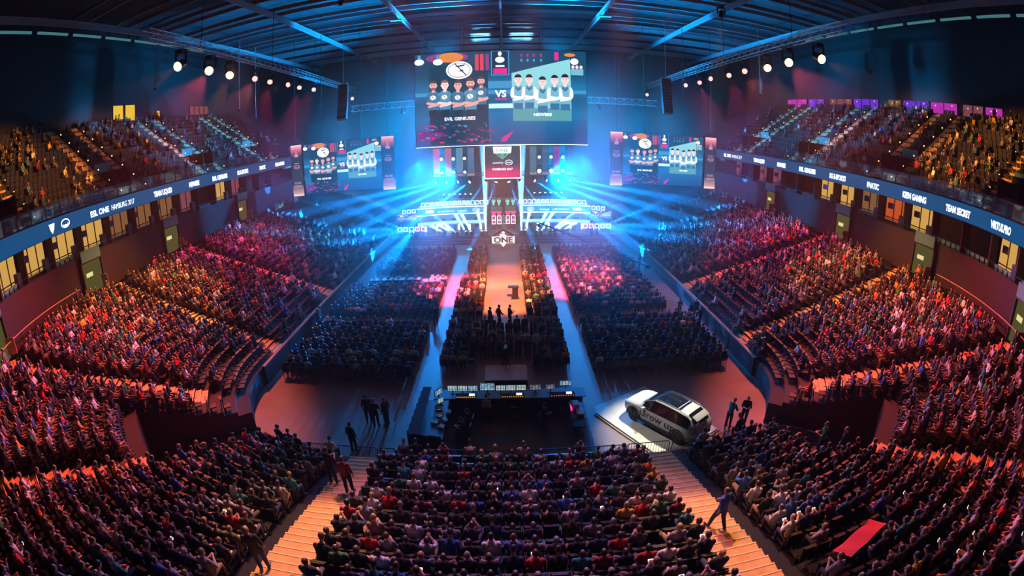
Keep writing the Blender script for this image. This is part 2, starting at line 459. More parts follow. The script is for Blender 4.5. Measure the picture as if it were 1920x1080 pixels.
# glass balustrades of the upper tier
for s in (-1, 1):
    t = thing('balustrade', 'glass balustrade with dark posts above the ribbon display on the ' + ('wall with the yellow windows' if s < 0 else 'side with violet lit windows'), 'balustrade')
    b = MB(); band(b, s, PTS, DTOP + .05, 12.87, 13.8, 0); b.build('glass_pane', M['glass'], t)
    b = MB()
    for i in range(len(PTS) - 1):
        p, q = ppt(s, PTS[i], DTOP + .05)[0], ppt(s, PTS[i + 1], DTOP + .05)[0]
        b.beam((p.x, p.y, 13.82), (q.x, q.y, 13.82), .06, .05)
    b.build('top_rail', M['dark'], t)
    y = 3.0
    while y < 64:
        p, inn = box_frame(s, y); p = p - inn * .05
        b = MB(); b.box((p.x, p.y, 13.34), (.07, .07, .95)); b.build('post', M['dark'], t); y += 1.75

# upper tiers
UD0, UROW, URISE, UZ, UN = 16.6, .80, .56, 12.9, 14
def upz(k): return UZ + URISE * k
for s, nm in ((-1, 'left'), (1, 'right')):
    b = MB()
    for i in range(len(PTS) - 1):
        for k in range(UN):
            d0, d1 = UD0 + k * UROW, UD0 + (k + 1) * UROW
            a, b_, c, e = ppt(s, PTS[i], d0)[0], ppt(s, PTS[i + 1], d0)[0], ppt(s, PTS[i + 1], d1)[0], ppt(s, PTS[i], d1)[0]
            z = upz(k); zl = upz(k - 1) if k else UZ - .1
            b.add([(a.x, a.y, z), (b_.x, b_.y, z), (c.x, c.y, z), (e.x, e.y, z), (a.x, a.y, zl), (b_.x, b_.y, zl)], [(0, 1, 2, 3), (4, 5, 1, 0)], 0)
    shelf(b, s, PTS, DTOP + .05, UD0, 12.85, 0)
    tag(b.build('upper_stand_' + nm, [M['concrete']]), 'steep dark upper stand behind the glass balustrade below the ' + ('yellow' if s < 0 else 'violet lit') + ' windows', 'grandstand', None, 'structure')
    b = MB(); dB = UD0 + UN * UROW
    band(b, s, PTS, dB + .9, upz(UN - 1), 31, 0); shelf(b, s, PTS, dB - .1, dB + .9, upz(UN - 1), 0)
    tag(b.build('wall_upper_' + nm, [M['black']]), 'dark rear wall above the last row of the upper stand with the ' + ('yellow' if s < 0 else 'violet lit') + ' windows', 'wall', None, 'structure')

def upper_stair(s, y, label):
    b = MB(); posts = MB(); li = MB()
    sec = 'R' if s > 0 else 'L'
    for k in range(UN):
        for h in range(3):
            d0 = UD0 + k * UROW + h * UROW / 3
            p, inn = bowl(sec, y, d0 + UROW / 6)
            z = upz(k) + (URISE / 3 * h if h else .012)
            b.box((p.x, p.y, (z + upz(k) - .02) / 2), (UROW / 3, 1.15, z - upz(k) + .02), 0)
            b.v[-8:] = [(v[0], v[1], v[2] + (upz(k) + z - .02) / 2 - (z + upz(k) - .02) / 2) for v in b.v[-8:]]
            q = p + inn * (UROW / 6 - .02); b.box((q.x, q.y, z + .006), (.04, 1.15, .014), 1)
    o = b.build('stairway', [M['tread'], M['nosing']])
    tag(o, label, 'stairs', 'stairways of the upper stands', 'structure')
    for k in range(0, UN, 1):
        p, inn = bowl(sec, y - .62, UD0 + k * UROW + .3)
        q = MB(); q.cyl((p.x, p.y, upz(k)), (p.x, p.y, upz(k) + .95), .025, 6); q.cyl((p.x, p.y, upz(k) + .94), (p.x + s * .30, p.y, upz(k) + 1.02), .025, 6)
        q.build('handrail_post', M['nosing'], o)
    for k in range(0, UN, 2):
        p, inn = bowl(sec, y + .68, UD0 + k * UROW + .1)
        q = MB(); q.box((p.x, p.y, upz(k) + .35), (.09, .09, .12)); q.build('step_light', M['steplight'], o)
PORT = (17.5, 31.5, 46.0, 60.5)
pn = 0
for s in (-1, 1):
    for i, y in enumerate(PORT):
        w = 'upper stand with ' + ('yellow' if s < 0 else 'violet') + ' windows'
        upper_stair(s, y - 1.75, 'nearer orange stairway of the %s pair in the %s' % (ordinal(i + 1), w))
        upper_stair(s, y + 1.75, 'farther orange stairway of the %s pair in the %s' % (ordinal(i + 1), w))
        # portal between the two stairs
        x0 = s * (CX + R0 + 17.3); x1 = s * (CX + R0 + 20.6)
        t = MB()
        for u in (-1.05, 1.05): t.box(((x0 + x1) / 2, y + u, 14.0), (abs(x1 - x0), .12, 2.3), 0)
        t.box((x1, y, 14.0), (.12, 2.1, 2.3), 1)
        o = t.build('door_portal_%d' % (s * (i + 1) % 9 + 1), [M['concrete'], M['portal']]); tag(o, 'lit portal between the %s pair of stairs in the %s' % (ordinal(i + 1), w), 'portal', None, 'structure')
        q = MB(); q.box((x1 - s * .1, y, 15.55), (.12, 2.2, .95)); q.build('sign_panel', mat('portal_sign', (.05, .34, .30), .5), o)
        q = MB(); q.box((x1 - s * .2, y + .3, 14.75), (.05, .5, .25)); q.build('exit_sign', M['exit'], o)

# windows in the rear wall of the upper stand
dB = UD0 + UN * UROW + .9
wn = 40
def rear_window(s, y0, y1, z0, z1, m, label, mull=3, lamps=()):
    global wn
    wn += 1; x = s * (CX + R0 + dB - .06)
    b = MB(); b.quad((x, y0, z0), (x, y1, z0), (x, y1, z1), (x, y0, z1))
    o = b.build('window_%d' % wn, m); tag(o, label, 'window', None, 'structure')
    f = MB()
    for i in range(mull + 1):
        yy = y0 + (y1 - y0) * i / mull; f.box((x - s * .05, yy, (z0 + z1) / 2), (.1, .09, z1 - z0 + .1))
    f.box((x - s * .05, (y0 + y1) / 2, z0), (.1, abs(y1 - y0), .08)); f.box((x - s * .05, (y0 + y1) / 2, z1), (.1, abs(y1 - y0), .08))
    f.build('window_frame', M['black'], o)
    for (yy, zz) in lamps:
        q = MB(); q.ball((x - s * .12, yy, zz), .09, 6, 4); q.build('room_lamp', M['exit'], o)
rear_window(-1, 43.2, 45.2, 20.9, 22.9, M['yellowwin'], 'bright yellow window, the farther one of the yellow pair', 1)
rear_window(-1, 40.9, 42.9, 20.9, 22.9, M['yellowwin'], 'bright yellow window, the nearer one of the yellow pair', 1)
rear_window(-1, 49.6, 50.4, 20.0, 22.0, M['yellowwin'], 'narrow yellow doorway window beside the yellow pair', 1)
rear_window(-1, 57.5, 62.5, 21.2, 22.5, M['room_pink'], 'dim window with small reflections near the stage end', 4)
VW = ((61, 67, 'magenta', 2), (56.5, 61, 'violet', 2), (50, 55.5, 'room_pink', 3), (44.5, 50, 'violet', 3), (40.2, 43, 'warmroom2', 2), (35.5, 40.2, 'violet', 2), (31.0, 35.5, 'magenta', 2), (27.2, 30.5, 'room_pink', 2), (24.5, 27.2, 'magenta', 2))
for i, (y0, y1, m, k) in enumerate(VW):
    rear_window(1, y0, y1 - .25, 20.75, 22.0, M[m], '%s glowing window of the violet lit lounge row, counted from the stage end' % ordinal(i + 1), k, [(y0 + .8, 21.7), (y1 - 1.1, 21.6)])

# hall end walls and roof
b = MB(); b.quad((-50, 84, 0), (50, 84, 0), (50, 84, 31), (-50, 84, 31)); tag(b.build('wall_back', M['drape']), 'black draped end wall of the hall behind the stage', 'wall', None, 'structure')
b = MB(); b.quad((-50, -12, 0), (50, -12, 0), (50, -12, 31), (-50, -12, 31)); tag(b.build('wall_front', M['black']), 'dark end wall of the hall behind the viewer', 'wall', None, 'structure')
b = MB(); b.quad((-50, -12, 31), (50, -12, 31), (50, 86, 31), (-50, 86, 31)); tag(b.build('ceiling', M['ceil']), 'dark roof deck above the steel beams', 'ceiling', None, 'structure')
i = 0; y = 26.0
while y < 83:
    b = MB(); b.beam((-36, y, 28.9), (36, y, 28.9), .06, .36); b.box((0, y, 28.71), (72, .13, .04)); b.box((0, y, 29.09), (72, .13, .04))
    i += 1
    tag(b.build('roof_beam', M['steel']), '%s steel cross beam of the roof counted from the viewer' % ordinal(i), 'beam', 'steel cross beams', 'structure'); y += 2.05 if i % 2 else 3.9
for j, x in enumerate((-33.6, -22.4, -11.2, -.3, 10.6, 21.8, 33.0)):
    b = MB(); b.beam((x, -10, 28.25), (x, 84, 28.25), .24, .08); b.beam((x, -10, 27.75), (x, 84, 27.75), .24, .08); b.beam((x, -10, 28.0), (x, 84, 28.0), .08, .5)
    tag(b.build('roof_girder', M['steel']), '%s long steel girder running toward the stage, counted from the yellow window side' % ordinal(j + 1), 'girder', 'long roof girders', 'structure')
    for k, yy in enumerate((50.0, 71.5)):
        if j in (2, 4):
            t = thing('roof_lamp', 'small flat lamp hanging under the %s roof girder, %s' % (ordinal(j + 1), 'nearer the viewer' if k == 0 else 'above the big screen'), 'ceiling lamp', (x, yy, 27.1), 0, 'flat lamps under the roof girders')
            q = MB(); q.box((0, 0, .0), (1.3, .7, .10)); q.build('lamp_housing', M['grey'], t)
            q = MB(); q.cyl((0, 0, .05), (0, 0, .62), .04, 6); q.build('hanger', M['dark'], t)
# roof edge pipes; their reflected light is put in as a glow
for s in (-1, 1):
    for k in range(8):
        y0 = 13.5 + k * 4.6
        t = thing('glow_pipe', '%s roof edge pipe with reflected light painted as glow, above the %s windows' % (ordinal(k + 1), 'yellow' if s < 0 else 'violet'), 'pipe', (s * 36.0, y0 + 2, 28.0), 0, 'glowing pipes along the roof edges')
        q = MB(); q.cyl((0, -1.9, 0), (0, 1.9, 0), .13, 8); q.build('tube', M['pipeglow'], t)
        q = MB()
        for u in (-1.5, 1.5): q = MB(); q.box((0, u, .40), (.06, .08, .7)); q.build('bracket', M['dark'], t)
# ------------------------------------------------------------------ screens
def ramp_emit(name, stops, strength, axis='Z', nscale=0.0, namt=0.0):
    m, N, L = newmat(name); N.remove(N['Principled BSDF'])
    tc = N.new('ShaderNodeTexCoord'); sp = N.new('ShaderNodeSeparateXYZ'); L.new(tc.outputs['Generated'], sp.inputs[0])
    cr = N.new('ShaderNodeValToRGB'); el = cr.color_ramp.elements
    while len(el) < len(stops): el.new(.5)
    for e, (p, c) in zip(el, stops): e.position = p; e.color = (*c, 1)
    src = sp.outputs[axis]
    if namt:
        nz = N.new('ShaderNodeTexNoise'); nz.inputs['Scale'].default_value = nscale; L.new(tc.outputs['Generated'], nz.inputs['Vector'])
        ma = N.new('ShaderNodeMath'); ma.operation = 'MULTIPLY_ADD'; ma.inputs[1].default_value = namt; L.new(nz.outputs['Fac'], ma.inputs[0])
        mb_ = N.new('ShaderNodeMath'); mb_.operation = 'SUBTRACT'; mb_.inputs[1].default_value = namt / 2
        L.new(src, ma.inputs[2]); L.new(ma.outputs[0], mb_.inputs[0]); src = mb_.outputs[0]
    L.new(src, cr.inputs['Fac'])
    e = N.new('ShaderNodeEmission'); e.inputs['Strength'].default_value = strength
    L.new(cr.outputs['Color'], e.inputs['Color']); L.new(e.outputs[0], N['Material Output'].inputs['Surface'])
    m.cycles.emission_sampling = 'NONE'
    return m
SC = {}
SC['bg'] = ramp_emit('screen_backdrop', [(0, (.004, .05, .17)), (.3, (.004, .12, .30)), (.45, (.003, .07, .16)), (.58, (.004, .12, .27)), (.75, (.002, .045, .10)), (1, (.004, .04, .09))], 1.9, 'Z', 3.0, .12)
for k, c, s in (('panel', (.003, .045, .10), .9), ('white', (.93, .95, 1.0), 1.05), ('skin', (.85, .42, .40), .85), ('skin2', (.92, .62, .60), .95), ('shirt', (.05, .20, .36), .8), ('shirt2', (.09, .30, .48), .8),
                ('hair', (.01, .012, .03), .7), ('hairb', (.10, .06, .06), .8), ('beard', (.26, .12, .12), .8), ('shirt_d', (.03, .13, .25), .8), ('shirt2_d', (.05, .20, .34), .8), ('ice', (.24, .60, .66), .9), ('box', (.10, .36, .43), .85), ('vest', (.16, .44, .58), .9), ('denim', (.03, .16, .36), .9), ('sleeve', (.95, .83, .85), 1.05),
                ('navy', (.006, .03, .07), 1), ('orange', (.75, .25, .06), .8), ('red', (.75, .06, .10), .8), ('magenta', (.75, .02, .25), .9), ('purple', (.16, .03, .24), .9), ('plum', (.30, .05, .22), .8), ('cyan', (.05, .32, .62), .8), ('streak', (.45, .80, 1.0), 1.1)):
    SC[k] = emit('screen_' + k, c, s * 1.5)
SCK = list(SC); SCM = [SC[k] for k in SCK]; SI = {k: i for i, k in enumerate(SCK)}

def ell(cx, cy, rx, ry, n=18, a0=0, a1=2 * PI): return [(cx + rx * math.cos(a0 + (a1 - a0) * i / n), cy + ry * math.sin(a0 + (a1 - a0) * i / n)) for i in range(n if a1 - a0 > 6.2 else n + 1)]
def picture(Wd, Ht):
    """team presentation picture; returns (backdrop builder, list of (part, MB))"""
    X = lambda x: ((x - 80) / 1670 - .5) * Wd
    Y = lambda y: (1 - (y - 100) / 910) * Ht
    fn = lambda u, v, w: (u, -.02 - w, v)
    def P(mb, pts, key, w): mb.flat([(X(a), Y(b)) for a, b in pts], fn, w, SI[key])
    def El(mb, x, y, rx, ry, key, w, **k): P(mb, ell(x, y, rx, -ry, **k), key, w)
    def R(mb, x0, y0, x1, y1, key, w): P(mb, [(x0, y1), (x1, y1), (x1, y0), (x0, y0)], key, w)
    bgm = MB()
    El(bgm, 430, 150, 130, 50, 'orange', .010); El(bgm, 400, 150, 210, 48, 'plum', .005)
    for x in (690, 738, 790): R(bgm, x - 17, 130, x + 17, 290, 'red' if x < 780 else 'plum', .010)
    R(bgm, 826, 100, 1002, 345, 'cyan', .008); R(bgm, 836, 104, 992, 335, 'navy', .012); R(bgm, 848, 275, 980, 330, 'magenta', .016)
    El(bgm, 912, 190, 45, 30, 'white', .016); El(bgm, 912, 130, 18, 22, 'white', .016); R(bgm, 870, 245, 955, 262, 'white', .017)
    for x, y in ((310, 190), (125, 180)): El(bgm, x, y, 48, 30, 'white', .016); R(bgm, x - 15, y - 70, x + 15, y - 10, 'cyan', .013)
    for x in (1120, 1180, 1240, 1310):
        for y in (150, 200): R(bgm, x - 10, y - 16, x + 10, y + 12, 'plum' if y < 180 else 'cyan', .012)
    R(bgm, 1440, 115, 1480, 195, 'magenta', .012); El(bgm, 1590, 140, 55, 18, 'orange', .012); El(bgm, 1635, 205, 40, 32, 'white', .013)
    for x in (1620, 1660, 1700): El(bgm, x, 260, 15, 18, 'skin2', .014); R(bgm, x - 22, 280, x + 22, 340, 'vest', .013)
    R(bgm, 80, 490, 1750, 525, 'cyan', .003); R(bgm, 800, 620, 1030, 665, 'streak', .012); R(bgm, 795, 400, 1030, 470, 'cyan', .008)
    P(bgm, [(95, 860), (350, 880), (330, 920), (240, 960), (95, 960)], 'purple', .010)
    r = random.Random(3)
    for i in range(70):
        x = r.uniform(110, 830); y = r.uniform(800, 985)
        El(bgm, x, y, r.uniform(6, 26), r.uniform(4, 14), r.choice(['purple', 'plum', 'plum', 'magenta', 'cyan']), .012, n=8)
    P(bgm, [(910, 985), (935, 940), (1040, 880), (960, 985)], 'magenta', .014)
    R(bgm, 222, 228, 795, 1000, 'panel', .006)
    logo = MB()
    El(logo, 517, 280, 128, 88, 'white', .02, n=32); El(logo, 517, 280, 112, 74, 'navy', .024, n=32); El(logo, 517, 280, 106, 68, 'white', .028, n=32)
    P(logo, [(468, 212), (478, 208), (590, 330), (578, 334)], 'navy', .032)
    P(logo, [(470, 246), (500, 236), (560, 226), (578, 212), (566, 240), (505, 250)], 'navy', .033)
    P(logo, [(505, 290), (535, 282), (548, 268), (552, 282), (572, 288), (540, 296)], 'navy', .034)
    men = MB(); men_b = MB(); cur = [men]
    def man(x, y, sc, shirt, skin, w, logo_=True, sleeve=None, beard=False, hair='hair'):
        hw, hh = 33 * sc, 46 * sc; top = y + 60 * sc; F = lambda pts, key, ww: P(cur[0], [(x + a_ * sc, top + b_ * sc) for a_, b_ in pts], key, ww)
        F([(-44, 205), (-58, 105), (-66, 42), (-54, 16), (-22, -4), (22, -4), (54, 16), (66, 42), (58, 105), (44, 205)][::-1], shirt, w)
        F([(-44, 232), (44, 232), (45, 172), (-45, 172)], 'denim' if sleeve else 'navy', w + .004)
        F([(-15, 10), (15, 10), (14, -34), (-14, -34)], skin, w + .004)
        El(cur[0], x, y + 4 * sc, hw, hh, skin, w + .008)
        El(cur[0], x - hw, y + 8 * sc, 5 * sc, 10 * sc, skin, w + .006, n=8); El(cur[0], x + hw, y + 8 * sc, 5 * sc, 10 * sc, skin, w + .006, n=8)
        P(cur[0], ell(x, y - 16 * sc, hw * 1.04, -hh * (.72 if sleeve else .60), n=14, a0=0, a1=PI), hair, w + .012)
        for sx in (-1, 1):
            El(cur[0], x + sx * 13 * sc, y + 6 * sc, 5 * sc, 3 * sc, 'hair', w + .012, n=6); P(cur[0], [(x + sx * 20 * sc, y - 4 * sc), (x + sx * 6 * sc, y - 5 * sc), (x + sx * 6 * sc, y - 1 * sc), (x + sx * 20 * sc, y)], 'hair', w + .012)
        P(cur[0], [(x - 9 * sc, y + 30 * sc), (x + 9 * sc, y + 30 * sc), (x + 7 * sc, y + 33 * sc), (x - 7 * sc, y + 33 * sc)][::-1], 'red', w + .013)
        P(cur[0], [(x - 4 * sc, y + 20 * sc), (x + 4 * sc, y + 20 * sc), (x, y + 2 * sc)][::-1], 'skin', w + .011)
        if beard: P(cur[0], ell(x, y + 26 * sc, hw * .78, -24 * sc, n=10, a0=PI, a1=2 * PI), 'beard', w + .010)
        a = sleeve or skin
        if sleeve:
            for sx in (-1, 1): F([(sx * 78, 98), (sx * 70, 40), (sx * 56, 16), (sx * 40, 18), (sx * 42, 100), (sx * 60, 128)], a, w + .010)
        else:
            for sx in (-1, 1): F([(sx * 66, 104), (sx * 66, 44), (sx * 46, 40), (sx * 46, 104)], shirt + '_d', w + .010)
        F([(-70, 112), (-62, 96), (30, 112), (62, 100), (64, 118), (20, 132), (-30, 128)][::-1], a, w + .014)
        F([(70, 112), (62, 96), (-20, 122), (-58, 138), (-50, 150), (10, 142), (60, 128)], a, w + .016)
        if logo_: El(cur[0], x - 4 * sc, top + 58 * sc, 26 * sc, 21 * sc, 'white', w + .018, n=14); P(cur[0], [(x - 16 * sc, top + 43 * sc), (x - 10 * sc, top + 41 * sc), (x + 10 * sc, top + 73 * sc), (x + 4 * sc, top + 75 * sc)], 'navy', w + .020)
        else: F([(-20, 6), (0, 30), (20, 6), (30, 30), (0, 60), (-30, 30)], 'denim', w + .018)
    man(262, 415, 1.05, 'shirt', 'skin', .040, beard=True, hair='hairb'); man(728, 392, 1.0, 'shirt', 'skin', .040, beard=True, hair='hairb')
    man(375, 415, 1.05, 'shirt2', 'skin2', .062, hair='beard'); man(625, 410, 1.12, 'shirt2', 'skin', .062, beard=True, hair='hairb'); man(503, 425, 1.05, 'shirt', 'skin', .086, hair='hairb')
    cur[0] = men_b
    P(bgm, [(1022, 325), (1030, 668), (1600, 668), (1592, 182)], 'ice', .02); R(bgm, 1033, 668, 1602, 790, 'box', .024)
    man(1085, 385, 1.0, 'vest', 'skin2', .040, logo_=False, sleeve='sleeve'); man(1540, 382, 1.05, 'vest', 'skin2', .040, logo_=False, sleeve='sleeve')
    man(1192, 385, .98, 'vest', 'skin2', .064, logo_=False, sleeve='sleeve'); man(1438, 390, 1.0, 'vest', 'skin2', .064, logo_=False, sleeve='sleeve'); man(1320, 408, 1.02, 'vest', 'skin2', .088, logo_=False, sleeve='sleeve')
    txt = MB(); txt2 = MB(); txt3 = MB(); q = SI['white']
    txt.text('EVIL GENIUSES', Ht * .047, lambda u, v, w: fn(u + X(518), v + Y(768), .12), q, bold=.03, width=Wd * .18)
    txt2.text('NEWBEE', Ht * .044, lambda u, v, w: fn(u + X(1320), v + Y(744), .12), q, bold=.03, width=Wd * .105)
    txt3.text('VS', Ht * .10, lambda u, v, w: fn(u + X(915), v + Y(556), .12), q, bold=.03, width=Wd * .066)
    und = MB(); R(und, 862, 570, 975, 584, 'magenta', .12)
    return (('picture_backdrop', bgm), ('team_emblem', logo), ('team_portraits', men), ('team_portraits', men_b), ('lettering', txt), ('lettering', txt2), ('lettering', txt3), ('underline', und))

def big_screen(name, label, loc, Wd, Ht, content=None):
    t = thing(name, label, 'led screen', loc)
    b = MB(); b.quad((-Wd / 2, -.01, 0), (Wd / 2, -.01, 0), (Wd / 2, -.01, Ht), (-Wd / 2, -.01, Ht)); b.build('display', SC['bg'], t)
    b = MB(); b.box((0, .2, Ht / 2), (Wd + .12, .36, Ht + .12)); b.build('housing', M['black'], t)
    for nm, mb in picture(Wd, Ht): mb.build(nm, SCM, t)
    return t
t = big_screen('video_wall', 'huge hanging screen above the stage showing two teams, EVIL GENIUSES VS NEWBEE', (-.45, 55, 12.85), 19.4, 10.95)
b = MB()
for i in range(56): b.box((-9.6 + i * .35, -.03, -.09), (.26 + .03 * ((i * 7) % 3), .04, .05))
b.build('status_light', M['ledwhite'], t)
for x in (-9, -4.5, 0, 4.5, 9):
    b = MB(); b.cyl((x, .2, 11), (x, .2, 14.9), .04, 6); b.build('hanging_cable', M['dark'], t)
for s in (-1, 1):
    t = big_screen('side_screen', 'smaller screen with the same two teams hanging beside the stage, ' + ('yellow window side' if s < 0 else 'violet window side'), (-19.3 if s < 0 else 18.65, 55, 8.25), 10.2, 6.1)
    for x in (-2.5, 2.5):
        b = MB(); b.cyl((x, .2, 6.1), (x, .2, 19.6), .035, 6); b.build('hanging_cable', M['dark'], t)

# LED columns beside the side screens
colm = ramp_emit('column_picture', [(0, (.95, .70, .66)), (.06, (.50, .28, .30)), (.22, (.02, .05, .10)), (.78, (.006, .03, .07)), (.86, (.30, .06, .14)), (.95, (.75, .25, .30)), (1, (.95, .62, .62))], 1.3)
for i, (x, lab) in enumerate(((-25.35, 'far from the stage on the ribbon side'), (-13.55, 'between the left side screen and the stage'), (12.75, 'between the stage and the car side screen'), (24.75, 'at the outer edge of the car side screen'))):
    t = thing('led_column', 'narrow upright LED column with pink ends, ' + lab, 'led column', (x, 54.9, 8.1), 0, 'LED columns beside the side screens')
    b = MB(); b.quad((-.75, -.02, 0), (.75, -.02, 0), (.75, -.02, 6.3), (-.75, -.02, 6.3)); b.build('display', colm, t)
    b = MB(); b.box((0, .1, 3.15), (1.6, .2, 6.4)); b.build('housing', M['black'], t)
    fn = lambda u, v, w: (u, -.05, v)
    b = MB(); b.text('ESL ONE', .34, lambda u, v, w: fn(u, v + 1.5, w), bold=.03, width=.85); b.text('HAMBURG', .34, lambda u, v, w: fn(u, v + 1.1, w), bold=.03, width=1.1)
    CT = COLTEXT = M.setdefault('coltext', emit('column_text', (.75, .45, .5), .8)); b.build('lettering', CT, t); b = MB()
    a = ell(0, 3.6, .42, .26, 20)
    for q in range(20):
        (u0, v0), (u1, v1) = a[q], a[(q + 1) % 20]
        b.add([fn(u0, v0, 0), fn(u1, v1, 0), fn(u1 * .84, 3.6 + (v1 - 3.6) * .78, 0), fn(u0 * .84, 3.6 + (v0 - 3.6) * .78, 0)], [(0, 1, 2, 3)])
    b.text('intel', .26, lambda u, v, w: fn(u, v + 3.5, w), bold=.02, width=.55); b.box((0, -.05, 4.05), (.7, .01, .07)); b.build('emblem', CT, t); b = MB(); b.box((0, -.05, 5.0), (.5, .01, .35)); b.box((0, -.05, 5.35), (.2, .01, .4)); 
    b.build('small_emblem', CT, t)
    b = MB(); b.cyl((0, .1, 6.3), (0, .1, 19.8), .03, 6); b.build('hanging_cable', M['dark'], t)

# centre screen
t = thing('centre_screen', 'square white framed screen with a green emblem and the words powered by intel', 'led screen', (-.4, 60, 8.42))
cm = ramp_emit('centre_picture', [(0, (.75, .01, .16)), (.22, (.55, .01, .14)), (.34, (.20, .01, .10)), (.46, (.004, .03, .06)), (1, (.004, .035, .05))], 1.6, 'Z', 5, .12)
b = MB(); b.quad((-2.2, -.02, 0), (2.2, -.02, 0), (2.2, -.02, 4.1), (-2.2, -.02, 4.1)); b.build('display', cm, t)
b = MB()
for p, q in (((-2.24, 0), (-2.24, 4.15)), ((2.24, 0), (2.24, 4.15)), ((-2.24, 0), (2.24, 0)), ((-2.24, 4.15), (2.24, 4.15))): b.beam((p[0], -.03, p[1]), (q[0], -.03, q[1]), .09, .09)
b.build('frame', M['ledwhite'], t)
b = MB(); b.box((0, .12, 2.05), (4.4, .22, 4.1)); b.build('housing', M['black'], t)
fn = lambda u, v, w: (u, -.05 - w, v)
b = MB(); b.flat([(-1.15, 3.95), (-1.05, 3.15), (1.05, 3.15), (1.15, 3.95)], fn, 0, 0)
b.flat([(-.85, 3.08), (0, 2.35), (.85, 3.08), (.6, 3.08), (0, 2.6), (-.6, 3.08)][::-1], fn, 0, 1); b.flat([(-.3, 3.05), (0, 2.5), (.3, 3.05)][::-1], fn, .005, 1)
b.build('emblem', [M['ledwhite'], emit('emblem_green', (.05, .62, .42), 1.0)], t)
b = MB(); b.text('ONE', .62, lambda u, v, w: fn(u, v + 3.3, .02), bold=.04, width=1.5); b.build('emblem_lettering', emit('emblem_text', (.25, .62, .55), 1.0), t)
b = MB(); b.text('powered by', .36, lambda u, v, w: fn(u - .55, v + 1.85, 0), bold=.01, width=1.3); b.build('lettering', M['wtext'], t); b = MB()
a = ell(.78, 1.98, .48, .34, 20)
for q in range(20):
    (u0, v0), (u1, v1) = a[q], a[(q + 1) % 20]
    b.add([fn(u0, v0, 0), fn(u1, v1, 0), fn(.78 + (u1 - .78) * .85, 1.98 + (v1 - 1.98) * .8, 0), fn(.78 + (u0 - .78) * .85, 1.98 + (v0 - 1.98) * .8, 0)], [(0, 1, 2, 3)])
b.text('intel', .32, lambda u, v, w: fn(u + .78, v + 1.87, 0), bold=.02, width=.62); b.build('lettering', M['wtext'], t); b = MB(); b.text('HAMBURG 2017', .38, lambda u, v, w: fn(u, v + 1.02, 0), bold=.03, width=2.5)
b.build('lettering', M['wtext'], t)
for x in (-1.8, 1.8):
    b = MB(); b.cyl((x, .1, 4.1), (x, .1, 10), .03, 6); b.build('hanging_cable', M['dark'], t)

# hanging team banners
BC = [('pinkish', (.62, .12, .22)), ('pinkish2', (.50, .14, .28)), ('bluish', (.14, .24, .36)), ('dim', (.04, .12, .25))]
for i, (x, c, lab) in enumerate(((-8.9, (.60, .10, .18), 'pink'), (-7.35, (.48, .14, .26), 'rose'), (-5.9, (.16, .26, .36), 'grey blue'), (-4.45, (.03, .14, .30), 'dark blue with a pink foot'), (3.5, (.03, .16, .24), 'dim teal'), (5.05, (.01, .08, .20), 'deep blue with a horse head emblem'), (6.5, (.26, .06, .42), 'purple'), (8.15, (.008, .07, .18), 'deep blue with a ring emblem'))):
    t = thing('team_banner', 'tall narrow %s banner screen hanging above the stage' % lab, 'banner', (x, 62, 8.62), 0, 'banner screens above the stage')
    m_ = ramp_emit('banner_%d' % i, [(0, (.85, .55, .55)), (.05, (.7, .4, .4)), (.12, c), (.6, c), (1, tuple(min(1, k * 1.25) for k in c))], 1.2)
    b = MB(); b.quad((-.43, -.02, 0), (.43, -.02, 0), (.43, -.02, 3.7), (-.43, -.02, 3.7)); b.build('display', m_, t)
    b = MB(); b.box((0, .06, 1.85), (.9, .1, 3.75)); b.build('housing', M['black'], t)
    fn = lambda u, v, w: (u, -.04 - w, v)
    b = MB(); A = ell(0, 3.15, .30, .26, 14)
    for q in range(14 if i % 2 else 9):
        (u0, v0), (u1, v1) = A[q], A[(q + 1) % 14]
        b.add([fn(u0, v0, 0), fn(u1, v1, 0), fn(u1 * .65, 3.15 + (v1 - 3.15) * .6, 0), fn(u0 * .65, 3.15 + (v0 - 3.15) * .6, 0)], [(0, 1, 2, 3)])
    INK = M.setdefault('ink', emit('banner_ink', (.35, .45, .60), .7)); b.build('banner_emblem', INK, t)
    for q in range(5): b = MB(); b.box((0, -.04, 2.5 - q * .33), (.5 - .08 * (q % 3), .01, .06)); b.build('banner_line', INK, t)
    b = MB(); b.box((0, -.04, .03), (.86, .01, .08)); b.build('foot_strip', INK, t)
    b = MB(); b.cyl((0, .06, 3.7), (0, .06, 9.5), .025, 6); b.build('hanging_cable', M['dark'], t)

# ------------------------------------------------------------------ stage
t = thing('stage_deck', 'low wide stage deck with front steps glowing blue under the player booths', 'stage', (-.4, 0, 0))
b = MB(); b.box((0, 67.9, .5), (35, 13.2, 1.0)); b.build('deck', mat('stage_top', (.10, .12, .15), .35), t)
b = MB()
for k in range(3):
    b.box((0, 61.04 - k * .46, (.78 - k * .26) / 2), (34 - k * 6, .46, .78 - k * .26))
b.build('steps', mat('stage_step', (.16, .18, .2), .5), t)
b = MB(); b.box((0, 61.285, .96), (35, .03, .05)); b.build('edge_light', M['ledblue'], t)
t = thing('stage_curtain', 'black curtain closing the gap behind the trophy between the booths', 'curtain', (-.4, 68, 1))
b = MB()
for i in range(40):
    x0 = -2 + i * .1; b.quad((x0, .08 * math.sin(i * 1.3), 0), (x0 + .1, .08 * math.sin((i + 1) * 1.3), 0), (x0 + .1, .08 * math.sin((i + 1) * 1.3), 7.2), (x0, .08 * math.sin(i * 1.3), 7.2))
b.build('cloth', M['drape'], t); b = MB(); b.cyl((-2.1, 0, 7.25), (2.1, 0, 7.25), .05, 6); b.build('curtain_rail', M['dark'], t)

